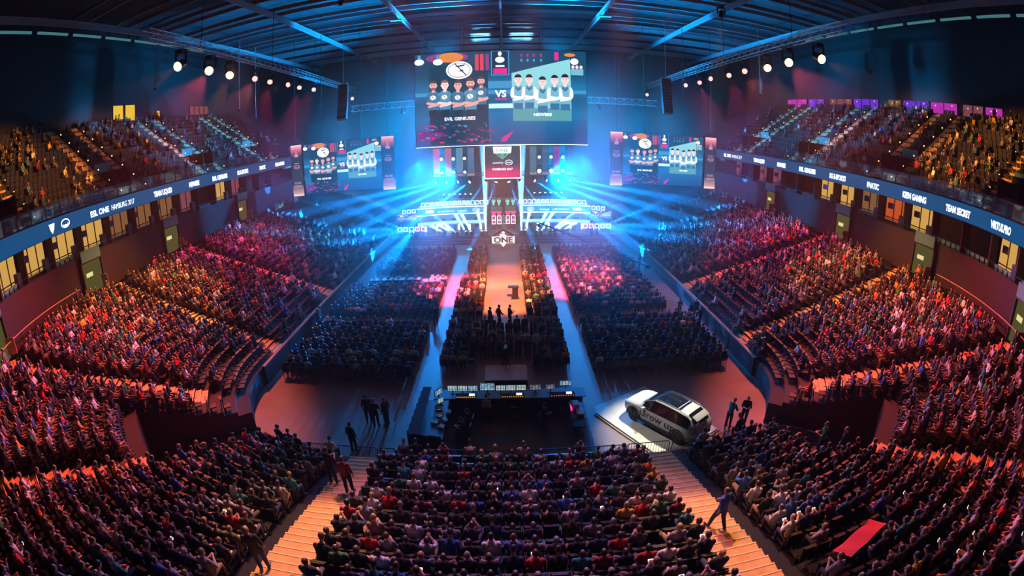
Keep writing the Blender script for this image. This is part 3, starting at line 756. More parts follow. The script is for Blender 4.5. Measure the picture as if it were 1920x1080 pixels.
# player booths
def booth_xy(s, u, off=0.0):
    """u = 0 inner end .. 1 outer end, bends toward the hall at the outer end"""
    x = 2.5 + 8.7 * u; y = 62.6 - 1.5 * max(0, u - .45) ** 1.6 * 2.0
    return Vector((-.4 + s * x, y + off, 0))
for s in (-1, 1):
    side = 'ribbon side' if s < 0 else 'car side'
    t = thing('player_booth', 'curved white lit player booth on the stage with an LED fascia, ' + side, 'player booth', (0, 0, 0))
    us = lin(0, 1, 14)
    def strip(z0, z1, off, m, name, parent=t):
        b = MB()
        for i in range(14):
            p, q = booth_xy(s, us[i], off), booth_xy(s, us[i + 1], off)
            b.quad((p.x, p.y, z0), (q.x, q.y, z0), (q.x, q.y, z1), (p.x, p.y, z1))
        return b.build(name, m, parent)
    fas = strip(3.75, 4.6, -.6, emit('fascia_blue', (.03, .34, .72), 1.8), 'fascia_display')
    strip(4.58, 4.68, -.62, M['ledwhite'], 'top_light_strip'); strip(3.66, 3.76, -.62, M['ledwhite'], 'lower_light_strip')
    b = MB()
    for i in range(14):
        p, q = booth_xy(s, us[i], -.6), booth_xy(s, us[i + 1], -.6); p2, q2 = booth_xy(s, us[i], 1.6), booth_xy(s, us[i + 1], 1.6)
        b.quad((p.x, p.y, 4.66), (q.x, q.y, 4.66), (q2.x, q2.y, 4.66), (p2.x, p2.y, 4.66))
        b.quad((p2.x, p2.y, 1.0), (q2.x, q2.y, 1.0), (q2.x, q2.y, 4.66), (p2.x, p2.y, 4.66))
    b.build('roof_and_back', mat('booth_back', (.35, .4, .45), .5), t)
    # desk with lit front columns and five stations
    b = MB()
    for i in range(14):
        p, q = booth_xy(s, us[i], -.4), booth_xy(s, us[i + 1], -.4); p2, q2 = booth_xy(s, us[i], .4), booth_xy(s, us[i + 1], .4)
        b.quad((p.x, p.y, 2.35), (q.x, q.y, 2.35), (q2.x, q2.y, 2.35), (p2.x, p2.y, 2.35)); b.quad((p.x, p.y, 2.25), (q.x, q.y, 2.25), (q.x, q.y, 2.36), (p.x, p.y, 2.36))
    b.build('desk_top', M['white'], t)
    strip(2.36, 2.75, -.38, M['ledpale'], 'desk_screen')
    for k in range(6):
        p = booth_xy(s, .06 + k * .165, -.42); b = MB(); b.box((p.x, p.y, 1.65), (.36, .2, 1.3)); o = b.build('desk_leg', M['white'], t)
        b = MB(); b.box((p.x, p.y - .11, 1.9), (.22, .02, .7)); b.build('leg_light', M['ledwhite'], o)
    for k in range(5):
        p = booth_xy(s, .13 + k * .17, .1); b = MB(); b.box((p.x, p.y, 2.78), (.62, .06, .38)); b.box((p.x, p.y, 2.5), (.08, .05, .3)); b.box((p.x, p.y + .02, 2.37), (.3, .2, .02)); b.build('monitor', M['dark'], t)
        p = booth_xy(s, .13 + k * .17, 1.0); b = MB(); b.box((p.x, p.y, 2.3), (.55, .14, 1.1)); b.box((p.x, p.y - .25, 1.75), (.52, .5, .14)); b.cyl((p.x, p.y - .25, 1.0), (p.x, p.y - .25, 1.7), .06); b.build('player_chair', M['dark'], t)
    # fascia lettering
    k = MB()
    def ff(u0):
        p = booth_xy(s, u0, -.66); q = booth_xy(s, u0 + .01, -.66); d = (q - p).normalized() * (1 if s > 0 else -1)
        return lambda u, v, w: (p.x + d.x * u, p.y + d.y * u - .01, 3.98 + v)
    f = ff(.12); A = ell(0, .17, .48, .28, 20)
    for q in range(20):
        (u0, v0), (u1, v1) = A[q], A[(q + 1) % 20]
        k.add([f(u0, v0, 0), f(u1, v1, 0), f(u1 * .85, .17 + (v1 - .17) * .78, 0), f(u0 * .85, .17 + (v0 - .17) * .78, 0)], [(0, 1, 2, 3)])
    k.text('intel', .30, lambda u, v, w: f(u, v + .08, 0), bold=.02, width=.6)
    k.build('lettering', M['wtext'], t); k = MB(); f = ff(.33); k.text('logitech', .34, f, bold=.02, width=1.25)
    k.build('lettering', M['wtext'], t); k = MB(); f = ff(.56); k.text('ESL ONE HAMBURG 2017', .30, f, bold=.02, width=2.3)
    k.build('lettering', M['wtext'], t); k = MB(); f = ff(.84); k.box(f(0, .2, 0), (1.6, .03, .34))
    k.build('lettering', M['wtext'], t)
    # small lit square frames above the booth and at its outer end
    n = 0
    for k_ in range(19):
        u = -.03 + k_ * .068
        if u > 1.2: break
        p = booth_xy(s, u, .2); z = 4.78 if u < .97 else 4.1
        n += 1
        q = thing('light_frame', '%s small square light frame from the centre above the player booth, %s' % (ordinal(n), side), 'light frame', (p.x, p.y, z), 0, 'light frames along the %s booth' % side)
        b = MB()
        for (a, c_) in (((-.21, .0), (-.21, .46)), ((.21, .0), (.21, .46)), ((-.21, .0), (.21, .0)), ((-.21, .46), (.21, .46))): b.beam((a[0], 0, a[1]), (c_[0], 0, c_[1]), .05, .05)
        b.build('frame', M['ledwhite'], q)
        b = MB(); b.quad((-.19, .01, .02), (.19, .01, .02), (.19, .01, .44), (-.19, .01, .44)); b.build('panel', M['ledpale'] if 3 < k_ < 13 else M['ledblue'], q)
    for k_ in range(13):
        u = .10 + k_ * .068
        p = booth_xy(s, u, -.2); n += 1
        q = thing('light_frame', '%s small square light frame in the lower row above the booth, %s' % (ordinal(k_ + 1), side), 'light frame', (p.x + .25 * s, p.y - .1, 4.70), 0, 'light frames along the %s booth' % side)
        b = MB(); b.box((0, 0, .16), (.26, .05, .30)); b.build('panel', M['ledpale'], q)
    # small outer screen with the team picture
    sx = -13.0 if s < 0 else 12.3
    q = thing('booth_screen', 'small bright screen at the outer end of the booth, ' + side, 'led screen', (sx, 61.3, 2.75), 0)
    b = MB(); b.quad((-1.5, -.01, 0), (1.5, -.01, 0), (1.5, -.01, 1.25), (-1.5, -.01, 1.25)); b.build('display', SC['bg'], q)
    b = MB(); b.box((0, .1, .6), (3.1, .18, 1.35)); b.box((-1.2, .1, -.9), (.1, .1, 1.7)); b.box((1.2, .1, -.9), (.1, .1, 1.7)); b.build('housing', M['dark'], q)
    for nm, mb in picture(3.0, 1.25): mb.build(nm, SCM, q)
    for k_ in range(5):
        px = (-14.0 + k_ * .78) if s < 0 else (13.3 - k_ * .78)
        q = thing('light_frame', '%s small pink lit square frame under the outer booth screen from the outside, %s' % (ordinal(k_ + 1), side), 'light frame', (px, 60.95, 1.75), 0, 'pink light frames under the %s outer screen' % side)
        b = MB()
        for (a, c_) in (((-.26, .0), (-.26, .52)), ((.26, .0), (.26, .52)), ((-.26, .0), (.26, .0)), ((-.26, .52), (.26, .52))): b.beam((a[0], 0, a[1]), (c_[0], 0, c_[1]), .05, .05)
        b.build('frame', M['ledwhite'], q)
        b = MB(); b.disc((0, .02, .26), (0, -1, 0), .2, 14); b.build('panel', M['pink'] if k_ > 2 else M['violet'], q)
        b = MB(); b.cyl((0, .05, -.75), (0, .05, 0), .03, 6); b.build('stand', M['dark'], q)

# teal and pink pillars at the centre, trophy and sign
for i, x in enumerate((-1.72, -.98, .18, .92)):
    t = thing('lit_pillar', '%s upright pillar of teal and pink lit panels behind the trophy, from the ribbon side' % ordinal(i + 1), 'light pillar', (x - .02, 64.4, 1.0), 0, 'teal and pink pillars behind the trophy')
    b = MB(); b.box((0, .1, 2.1), (.5, .12, 4.2)); b.build('post', M['dark'], t)
    b = MB(); b.box((0, 0, 3.95), (.5, .06, .5)); b.box((0, 0, 3.5), (.28, .06, .35)); b.build('teal_panel', emit('teal_bright', (.12, .68, .60), 1.8), t)
    b = MB(); b.quad((-.42, -.02, 2.55), (.42, -.02, 2.55), (.34, -.02, 3.2), (-.34, -.02, 3.2)); b.build('dark_teal_panel', emit('teal_dim', (.02, .20, .20), .8), t)
    b = MB(); b.quad((-.16, -.03, 1.95), (.16, -.03, 1.95), (.42, -.03, 2.5), (-.42, -.03, 2.5)); b.disc((0, -.035, 1.5), (0, -1, 0), .14, 10, ry=.2); b.disc((0, -.035, 1.0), (0, -1, 0), .14, 10, ry=.2); b.build('pink_panel', M['pink'], t)
    b = MB()
    for u in (-.24, .24): b.beam((u, -.02, .75), (u, -.02, 1.85), .06, .05)
    for v in (.75, 1.25, 1.85): b.beam((-.24, -.02, v), (.24, -.02, v), .06, .05)
    b.build('white_frame', M['ledwhite'], t)
t = thing('trophy', 'silver trophy cup on a white pedestal between the two booths', 'trophy', (-.42, 62.9, 1.0))
b = MB(); b.tube([(0, 0, 0), (0, 0, .08), (0, 0, .12), (0, 0, 1.0), (0, 0, 1.04)], [.34, .34, .24, .24, .30], 16); b.build('pedestal', mat('pedestal_white', (.8, .82, .85), .4), t)
b = MB(); b.tube([(0, 0, 1.04), (0, 0, 1.1), (0, 0, 1.18), (0, 0, 1.32), (0, 0, 1.55), (0, 0, 1.85), (0, 0, 1.95)], [.20, .18, .07, .07, .20, .26, .22], 16); b.ball((0, 0, 2.12), (.12, .12, .18), 10, 6); b.build('cup', mat('trophy_metal', (.9, .9, .92), .25, metal=.6), t)
for u in (-1, 1):
    b = MB(); b.tube([(u * .20, 0, 1.82), (u * .40, 0, 1.80), (u * .42, 0, 1.6), (u * .2, 0, 1.5)], .03, 6); b.build('handle', mat('trophy_handle', (.9, .9, .92), .25, metal=.6), t)

t = thing('stage_sign', 'large white six sided sign reading ESL ONE in front of the stage', 'sign', (-.46, 57.6, 0))
hexa = [(0, .0), (1.25, .55), (1.32, .8), (1.42, 1.75), (.05, 2.52), (-.05, 2.52), (-1.42, 1.75), (-1.32, .8), (-1.25, .55)]
fr = lambda u, v, w: (u, -.30 + .62 * (1 - w), v)
b = MB(); b.prism(hexa, lambda u, v, w: (u, .55 - w, v), .7, 0); b.build('body', M['dark'], t)
k = MB()
for i in range(len(hexa)):
    (u0, v0), (u1, v1) = hexa[i], hexa[(i + 1) % len(hexa)]; k.beam((u0, -.17, v0), (u1, -.17, v1), .09, .09)
k.build('edge_trim', M['cream'], t)
k = MB(); k.flat([(-.95, 1.55), (0, 2.25), (.95, 1.55)][::-1], lambda u, v, w: (u, -.17, v), 0); k.flat([(-1.15, .62), (-.35, .62), (0, .12)][::-1], lambda u, v, w: (u, -.17, v), 0); k.flat([(1.15, .62), (.35, .62), (0, .12)], lambda u, v, w: (u, -.17, v), 0); k.build('facet_panel', mat('sign_grey', (.45, .43, .45), .5), t)
k = MB(); k.box((0, -.24, 1.12), (2.75, .12, .82)); k.flat([(-.38, .70), (0, .2), (.38, .70)][::-1], lambda u, v, w: (u, -.22, v), 0); k.build('name_board', emit('sign_white', (.95, .95, 1.0), 1.8), t)
k = MB(); k.text('ONE', .95, lambda u, v, w: (u, -.305, .80 + v), bold=.05, width=2.35); k.build('lettering', mat('sign_letter', (.30, .34, .38), .5), t)
k = MB(); k.text('ESL', .34, lambda u, v, w: (u, -.185, 1.60 + v), bold=.04, width=.8); k.disc((0, -.185, 2.02), (0, -1, 0), .2, 14, ry=.12); k.build('small_lettering', M['wtext'], t)
# ------------------------------------------------------------------ trusses and lamps
def lattice(p, q, w, n, name, label, cat, hang=None, up=Vector((0, 0, 1)), group=None):
    p, q = Vector(p), Vector(q); a, b_, d = frame_from(q - p, up)
    t = thing(name, label, cat, p, 0, group)
    cs = [a * (i * w / 2) + b_ * (j * w / 2) for i, j in ((-1, -1), (1, -1), (1, 1), (-1, 1))]
    for c in cs:
        m = MB(); m.tube([c, q - p + c], .035, 6); m.build('chord', M['alu'], t)
    m = MB()
    for i in range(n):
        e0, e1 = (q - p) * (i / n), (q - p) * ((i + 1) / n)
        for k in range(4):
            c0, c1 = cs[k], cs[(k + 1) % 4]
            m.tube([e0 + c0, e1 + c1], .02, 4, cap=False)
            m.tube([e0 + c0, e0 + c1], .02, 4, cap=False)
    m.build('lattice', M['alu'], t)
    if hang:
        for i in range(4):
            e = (q - p) * ((i + .5) / 4); m = MB(); m.tube([e, e + Vector((0, 0, hang))], .03, 5); m.build('hanging_cable', M['dark'], t)
    return t
lattice((-20.2, 21.5, 22.5), (-24.2, 76, 22.5), .62, 40, 'lighting_truss', 'long aluminium truss carrying warm lamps above the stand below the yellow windows', 'truss', 6)
lattice((20.4, 23.5, 22.5), (23.8, 80, 22.5), .62, 40, 'lighting_truss', 'long aluminium truss carrying warm lamps on the side of the violet windows', 'truss', 6)
lattice((-18.2, 56.2, 18.1), (18.0, 56.2, 18.1), .7, 36, 'stage_truss', 'aluminium cross truss behind the big screen', 'truss', 10)
lattice((-10, 60.5, 8.95), (9.5, 60.5, 8.95), .4, 30, 'lamp_bar', 'slim truss under the hanging banners carrying a row of twelve white lamps', 'truss')
lattice((-9, 63.9, 5.3), (8.2, 63.9, 5.3), .3, 30, 'lamp_bar', 'slim truss with two groups of six small lamps just above the booths', 'truss')
for s in (-1, 1):
    t = thing('line_array_speaker', 'black curved column of loudspeakers hanging beside the big screen on the ' + ('ribbon side' if s < 0 else 'car side'), 'loudspeaker', (s * 17.9, 52, 20.6))
    for i in range(11):
        m = MB(); R = Matrix.Rotation(math.radians(-2 * i - 2), 3, 'X'); m.box((0, -.02 * i * i * .35 + .3, -.37 * i), (1.1, .55, .34), 0, R); o = m.build('speaker_box', M['dark'], t)
    m = MB(); m.box((0, .3, .28), (1.0, .5, .1)); m.cyl((0, .3, .3), (0, .3, 7.2), .03, 6); m.build('hanging_frame', M['alu'], t)
# hanging chains near the back of the roof
for i, (x, y, z0) in enumerate(((-33, 37, 22.2), (-30.5, 50, 19.5), (-31.0, 55, 18.5), (34.5, 36, 23), (29, 50, 20))):
    t = thing('hanging_pole', '%s thin pole hanging from the roof over the %s stand' % (ordinal(i % 3 + 1), 'ribbon side' if x < 0 else 'car side'), 'pole', (x, y, z0), 0, 'thin poles hanging from the roof')
    m = MB(); m.cyl((0, 0, 0), (0, 0, 28 - z0), .045, 6); m.build('rod', M['alu'], t); m = MB(); m.box((0, 0, 0), (.2, .2, .3)); m.build('end_weight', M['dark'], t)

def light(kind, name, loc, aim, col, W, size=None, blend=.3, soft=.08, parent=None):
    l = bpy.data.lights.new(name, kind); l.color = col; l.energy = W
    if kind == 'SPOT': l.spot_size = math.radians(size); l.spot_blend = blend; l.shadow_soft_size = soft
    o = bpy.data.objects.new(name, l); loc = Vector(loc)
    d = (Vector(aim) - loc).normalized()
    o.matrix_world = Matrix.Translation(loc) @ d.to_track_quat('-Z', 'Y').to_matrix().to_4x4()
    link(o)
    l.cycles.max_bounces = 2
    return o
def lamp(loc, aim, lens, label, group, r=.16, upright=False, name='moving_head_lamp', ground=None):
    """stage lamp: base, yoke and a head tilted along its beam"""
    t = thing(name, label, 'stage lamp', loc, 0, group)
    d = (Vector(aim) - Vector(loc)).normalized(); s = r / .16
    up = -1 if upright else 1
    m = MB()
    if ground is None: m.box((0, 0, up * .42 * s), (.30 * s, .30 * s, .14 * s))
    else: g0 = ground - loc[2]; m.box((0, 0, (g0 - .29 * s) / 2), (.30 * s, .30 * s, -.29 * s - g0))
    m.build('base', M['dark'], t)
    side = d.cross(Vector((0, 0, 1))); side = side.normalized() if side.length > .05 else Vector((1, 0, 0))
    m = MB()
    for u in (-1, 1): m.beam(side * (u * .21 * s), side * (u * .21 * s) + Vector((0, 0, up * (.38 if ground is None else .27) * s)), .04 * s, .08 * s)
    zz = up * (.36 if ground is None else .27) * s; m.beam(side * (-.23 * s) + Vector((0, 0, zz)), side * (.23 * s) + Vector((0, 0, zz)), .08 * s, .05 * s); m.build('yoke', M['dark'], t)
    m = MB(); m.tube([d * (-.24 * s), d * (-.15 * s), d * (.12 * s), d * (.20 * s)], [.09 * s, .15 * s, .16 * s, .18 * s], 12); m.build('head', M['dark'], t)
    m = MB(); m.ball(d * (.205 * s), (r, r, .05 * s), 14, 4, R=d.to_track_quat('Z', 'Y').to_matrix()); m.build('lens', lens, t)
    return t
BLUE = (.0, .25, 1.0); CYAN = (.12, .50, 1.0)
KB = 1.55
# twelve lamps under the banners
UPX = (-8.6, -7.27, -5.81, -4.41, -2.51, -1.17, .28, 1.71, 3.45, 4.9, 6.36, 7.81)
UPA = ((-29, 57, 5.2), (-26, 55.5, 3.6), (-21, 55, 2.3), (-15.3, 52, 1.2), (-8.0, 57.5, 1.0), (-4.2, 57.6, .6), (3.2, 57.6, .6), (7.2, 57.5, 1.0), (15.2, 52, 1.2), (21, 55, 2.3), (25, 55.5, 3.4), (29, 57, 5.2))
for i, (x, a) in enumerate(zip(UPX, UPA)):
    p = Vector((x, 60.45, 8.1))
    lamp(p, a, M['hot'], '%s bright lamp from the ribbon side in the row of twelve under the banners' % ordinal(i + 1), 'row of twelve lamps under the banners', .17)
    d = (Vector(a) - p).normalized()
    light('SPOT', 'beam', p + d * .35, a, BLUE, (1700000 if not 3 < i < 8 else 420000) * KB, 5.2, .5)
# six small lamps per side above the booths
for s in (-1, 1):
    for i in range(6):
        x = (-8.29 + i * .70) if s < 0 else (3.81 + i * .70)
        a = Vector((x + (i - 2.5) * .5 * (1 if s > 0 else 1), 64.0, 9.0)); p = Vector((x, 63.9, 5.85))
        lamp(p, a, M['hot'], '%s small round lamp from the ribbon side above the booth on the %s' % (ordinal(i + 1), 'ribbon side' if s < 0 else 'car side'), 'small lamps above the %s booth' % ('ribbon side' if s < 0 else 'car side'), .13, True)
        pass
# lamp pairs between the banners
for i, (x, big) in enumerate(((-8.15, 0), (-6.62, 0), (-5.2, 0), (4.23, 1), (5.73, 1), (7.23, 0))):
    for j, z in enumerate((11.0, 9.2)):
        lamp((x, 61.4, z), (x * 1.2, 30, 6), M['hot'], '%s lamp of the %s pair between the hanging banners' % ('upper' if j == 0 else 'lower', ordinal(i + 1)), 'lamp pairs between the banners', .24 if big and j else .17)
# lamps on the stage floor
FL = ((-8.13, 1.42, -.85, .36), (-6.96, 1.29, -.80, .42), (-6.41, 1.28, -.76, .48), (-5.18, 1.25, -.52, .8), (-4.56, 1.25, -.47, .85), (-3.16, 1.25, -.22, .95), (-2.7, 1.25, -.04, 1), (1.86, 1.25, .03, 1), (2.35, 1.25, .24, .95), (3.75, 1.25, .52, .85), (4.37, 1.25, .58, .8), (5.65, 1.34, .78, .48), (6.2, 1.41, .82, .42), (7.21, 1.48, .86, .36), (-12.48, 1.6, -.90, .44), (-11.91, 1.6, -.92, .36), (11.07, 1.6, .92, .37), (11.78, 1.6, .90, .44))
for i, (x, z, dx, dz) in enumerate(FL):
    p = Vector((x, 61.0, z)); out = i >= 14
    d = Vector((dx, -.14 if out else .38, dz)).normalized(); a = p + d * 10
    lamp(p, a, M['hot'], '%s floor lamp from the ribbon side along the stage edge%s' % (ordinal(i + 1 if not out else i - 13), ', outer end' if out else ''), 'floor lamps on the stage edge', .19, True, ground=.785)
    light('SPOT', 'beam', p + d * .35, a, CYAN if not out else BLUE, (1900000 if not out else 1500000) * KB, 10.5 if not out else 5, .35)
# broad washes from behind the big screen and from the stage over the hall
WASH = (((-9.8, 56.6, 15.0), (-40, 37, 12.4), 1100000, 9, 1), ((9.0, 56.6, 15.0), (40, 37, 12.4), 1100000, 9, 1),
        ((-12, 57, 17.2), (-34, 24, 25), 240000, 20, 1), ((11, 57, 17.2), (34, 24, 25), 240000, 20, 1),
        ((-6.5, 60, 9.2), (-15, 11, 7), 50000, 40, 1), ((5.7, 60, 9.2), (15, 11, 7), 60000, 40, 1),
        ((-12.6, 60.8, 2.2), (-30, 44, 5.2), 600000, 7, 1), ((11.8, 60.8, 2.2), (30, 44, 5.2), 600000, 7, 1),
        ((-12.2, 60.8, 2.2), (-27, 34, 4), 340000, 7, 1), ((11.4, 60.8, 2.2), (27, 34, 4), 340000, 7, 1),
        ((-11.6, 60.8, 2.6), (-13.0, 32, .5), 200000, 8, 1), ((10.8, 60.8, 2.6), (15.0, 34, .5), 90000, 7, 1),
        ((-7, 58, 22.5), (-9, 40, 30), 45000, 90, 0), ((6.2, 58, 22.5), (9, 40, 30), 45000, 90, 0), ((-6, 58, 17), (-26, 50, 20), 75000, 120, 0), ((5.2, 58, 17), (26, 50, 20), 75000, 120, 0),  # hidden wide sources added to fill the air and roof with blue
        ((-19.5, 57.5, 11), (-27, 44, 22), 26000, 110, 0), ((18.7, 57.5, 11), (27, 44, 22), 26000, 110, 0),  # added blue fill, out of sight behind the side screens
        ((-8, 70, 10), (-12, 60, 9), 9000, 110, 0), ((7.2, 70, 10), (11, 60, 9), 9000, 110, 0),
        ((-10.2, 56.6, 14.2), (-6.9, 20.3, 0), 70000, 7.5, 0), ((9.4, 56.6, 14.2), (5.4, 21, 0), 45000, 5, 0),
        ((-10, 58, 11.5), (-11, 34, 0), 17000, 38, 0), ((9.2, 58, 11.5), (10.4, 36, 0), 9000, 38, 0))
for i, (p, a, W, sz, fix) in enumerate(WASH):
    light('SPOT', 'stage_wash', p, a, (.0, .36, 1.0) if sz >= 85 else BLUE, W * KB, sz, .5, .2)
    if i < 4: lamp(p, a, M['hot'] if i < 2 else M['lens_off'], '%s wash lamp on the cross truss beside the big screen, counted from the ribbon side' % ordinal(i + 1), 'wash lamps beside the big screen', .2)

# warm lamps on the side trusses: they light the stands across the hall
AMB = (1.0, .34, .04); PNK = (1.0, .05, .20); RED = (1.0, .10, .09)
LY = (25.96, 30.11, 33.59, 38.52, 41.8, 46.78, 49.88, 54.44, 73.26); LX = (20.72, 21.04, 21.31, 21.7, 21.85, 22.11, 22.29, 22.4, 23.57)
RY = (27.87, 31.75, 35.67, 39.97, 43.82, 49.03, 53.01, 57.98, 77.44); RX = (21.32, 21.09, 21.41, 21.48, 21.73, 21.9, 22.35, 22.5, 23.17)
CROSS = ()
# aim x, y, z (x counted outward), colour, cone, watts
AIM = ((37, 24, 16, AMB, 44, 24000), (23, 12, 4, RED, 64, 56000), (27, 27, 5, AMB, 52, 30000), (24, 20, 3, (1.0, .16, .08), 60, 34000), (25, 37, 4, PNK, 58, 26000), (38, 40, 17, AMB, 40, 10000), (26, 45, 4, PNK, 44, 17000), (25, 34, 4, PNK, 44, 6000), (24, 50, 3, PNK, 30, 2000))
for s in (-1, 1):
    for i in range(9):
        p = Vector((-LX[i], LY[i], 21.0) if s < 0 else (RX[i], RY[i], 21.0))
        ax, ay, az, c, sz, W = AIM[i]; a = Vector((s * ax * (-1 if i in CROSS else 1), ay, az))
        big = i in ((0, 2) if s < 0 else (0, 2))
        v = Vector((0, 0, 14.3)) - p
        lamp(p, p + v.normalized() * 5 + (a - p).normalized() * 3, M['warmlens'] if i < 3 else M['pinklens'], '%s glowing lamp from the viewer on the truss on the %s' % (ordinal(i + 1), 'yellow window side' if s < 0 else 'violet window side'), 'warm lamps on the side trusses', .34 if i < 3 else .26, name='stage_spotlight')
        if i == 2: light('SPOT', 'crowd_spot', p + v.normalized() * .6, (0, 4, 9), (1.0, .38, .08), 5000, 60, 1.0, .15)
        light('SPOT', 'crowd_spot', p + (a - p).normalized() * .6, a, c, W, sz, .6, .15)
# overhead lamps added for rose, orange and violet light on floor and end stand
OVER = [('floor_spot', (-2.4, 21, 25.5), (-.6, 46, 0), (1.0, .24, .06), 330000, 12), ('floor_spot', (1.8, 21, 25.5), (-.2, 40, 0), (1.0, .24, .06), 330000, 16),
        ('floor_spot', (-5, 20, 25.5), (-5, 42, 0), (1.0, .10, .16), 330000, 14), ('floor_spot', (6, 20, 25.5), (6.5, 44, 0), (1.0, .10, .14), 330000, 17),
        ('floor_spot', (-14, 40, 27), (-15, 34, 0), (1.0, .20, .08), 7000, 36), ('floor_spot', (14, 40, 27), (15, 36, 0), (1.0, .20, .08), 12000, 36),
        ('end_spot', (-6, 30, 26), (-6.4, 8, 3), (1.0, .42, .04), 42000, 14), ('end_spot', (6, 30, 26), (6.4, 8, 3), (1.0, .42, .04), 42000, 14),
        ('end_spot', (-3, 26, 25), (0, 6.5, 3), (1.0, .20, .26), 20000, 44), ('end_spot', (3, 30, 27), (0, 6, 3), (.14, .26, 1.0), 16000, 38),
        ('car_spot', (15, 31, 23.5), (7.5, 19.5, .3), (1.0, .92, .74), 42000, 14),
        ('car_spot', (-3, 16, 25), (7.4, 19.6, .3), (.95, .90, .95), 6000, 11)]
for k, (nm, p, a, c, W, sz) in enumerate(OVER):
    lamp(p, a, M['lens_off'], '%s added dark lamp hanging %s' % (ordinal(k + 1), 'from the roof girders'), 'added lamps under the roof', .2)
    light('SPOT', nm, Vector(p) + (Vector(a) - Vector(p)).normalized() * .7, a, c, W, sz, .6, .2)

# haze filling the hall
m, N, L = newmat('haze'); N.remove(N['Principled BSDF'])
vs = N.new('ShaderNodeVolumeScatter'); vs.inputs['Color'].default_value = (.95, .97, 1, 1); vs.inputs['Anisotropy'].default_value = .35
# the haze machines stand on the stage: densest there, thinning out into the hall
tc = N.new('ShaderNodeTexCoord'); mp = N.new('ShaderNodeMapping'); mp.vector_type = 'POINT'
mp.inputs['Location'].default_value = (.4 / 37, -60 / 40, -7 / 21); mp.inputs['Scale'].default_value = (1 / 37, 1 / 40, 1 / 21)
ln = N.new('ShaderNodeVectorMath'); ln.operation = 'LENGTH'
mr = N.new('ShaderNodeMapRange'); mr.interpolation_type = 'SMOOTHSTEP'; mr.inputs['From Min'].default_value = .15; mr.inputs['From Max'].default_value = 1.0; mr.inputs['To Min'].default_value = HAZE_STAGE; mr.inputs['To Max'].default_value = HAZE
L.new(tc.outputs['Object'], mp.inputs['Vector']); L.new(mp.outputs[0], ln.inputs[0]); L.new(ln.outputs['Value'], mr.inputs['Value']); L.new(mr.outputs[0], vs.inputs['Density'])
L.new(vs.outputs[0], N['Material Output'].inputs['Volume'])
b = MB(); b.box((0, 36, 14), (110, 110, 50)); o = b.build('haze', m)
tag(o, 'thin stage haze filling the whole hall', 'haze', None, 'stuff')
# ------------------------------------------------------------------ people
SKIN = [(.62, .36, .26), (.52, .29, .20), (.70, .44, .33), (.30, .16, .10), (.66, .40, .30)]
HAIR = [('black', (.010, .008, .008)), ('dark brown', (.035, .02, .012)), ('brown', (.09, .045, .02)), ('fair', (.36, .22, .09)), ('grey', (.22, .21, .20))]
TOPS = [('black', (.012, .012, .014), 32), ('charcoal', (.035, .036, .04), 16), ('navy', (.012, .02, .06), 12), ('grey', (.20, .20, .21), 9), ('pale grey', (.42, .42, .44), 6), ('white', (.72, .72, .72), 7),
        ('red', (.55, .02, .025), 4), ('maroon', (.18, .012, .02), 4), ('blue', (.04, .12, .42), 5), ('teal', (.03, .22, .24), 3), ('green', (.04, .20, .06), 2), ('yellow', (.75, .45, .03), 1.2), ('orange', (.7, .2, .03), 1), ('olive', (.10, .10, .04), 3)]
LEGS = [('dark', (.015, .016, .02)), ('jeans', (.03, .055, .12)), ('grey', (.10, .10, .11)), ('tan', (.26, .19, .11))]
for n, c in HAIR: M['hair_' + n] = mat('hair_' + n.replace(' ', '_'), c, .5)
for i, c in enumerate(SKIN): M['skin_%d' % i] = mat('skin_%d' % i, c, .5, noise=.05, scale=20)
for n, c, w_ in TOPS: M['top_' + n] = mat('fabric_' + n.replace(' ', '_'), c, .85, noise=.12, scale=14)
for n, c in LEGS: M['leg_' + n] = mat('trouser_' + n, c, .85, noise=.12, scale=14)
M['shoe'] = mat('shoe', (.05, .05, .055), .5)

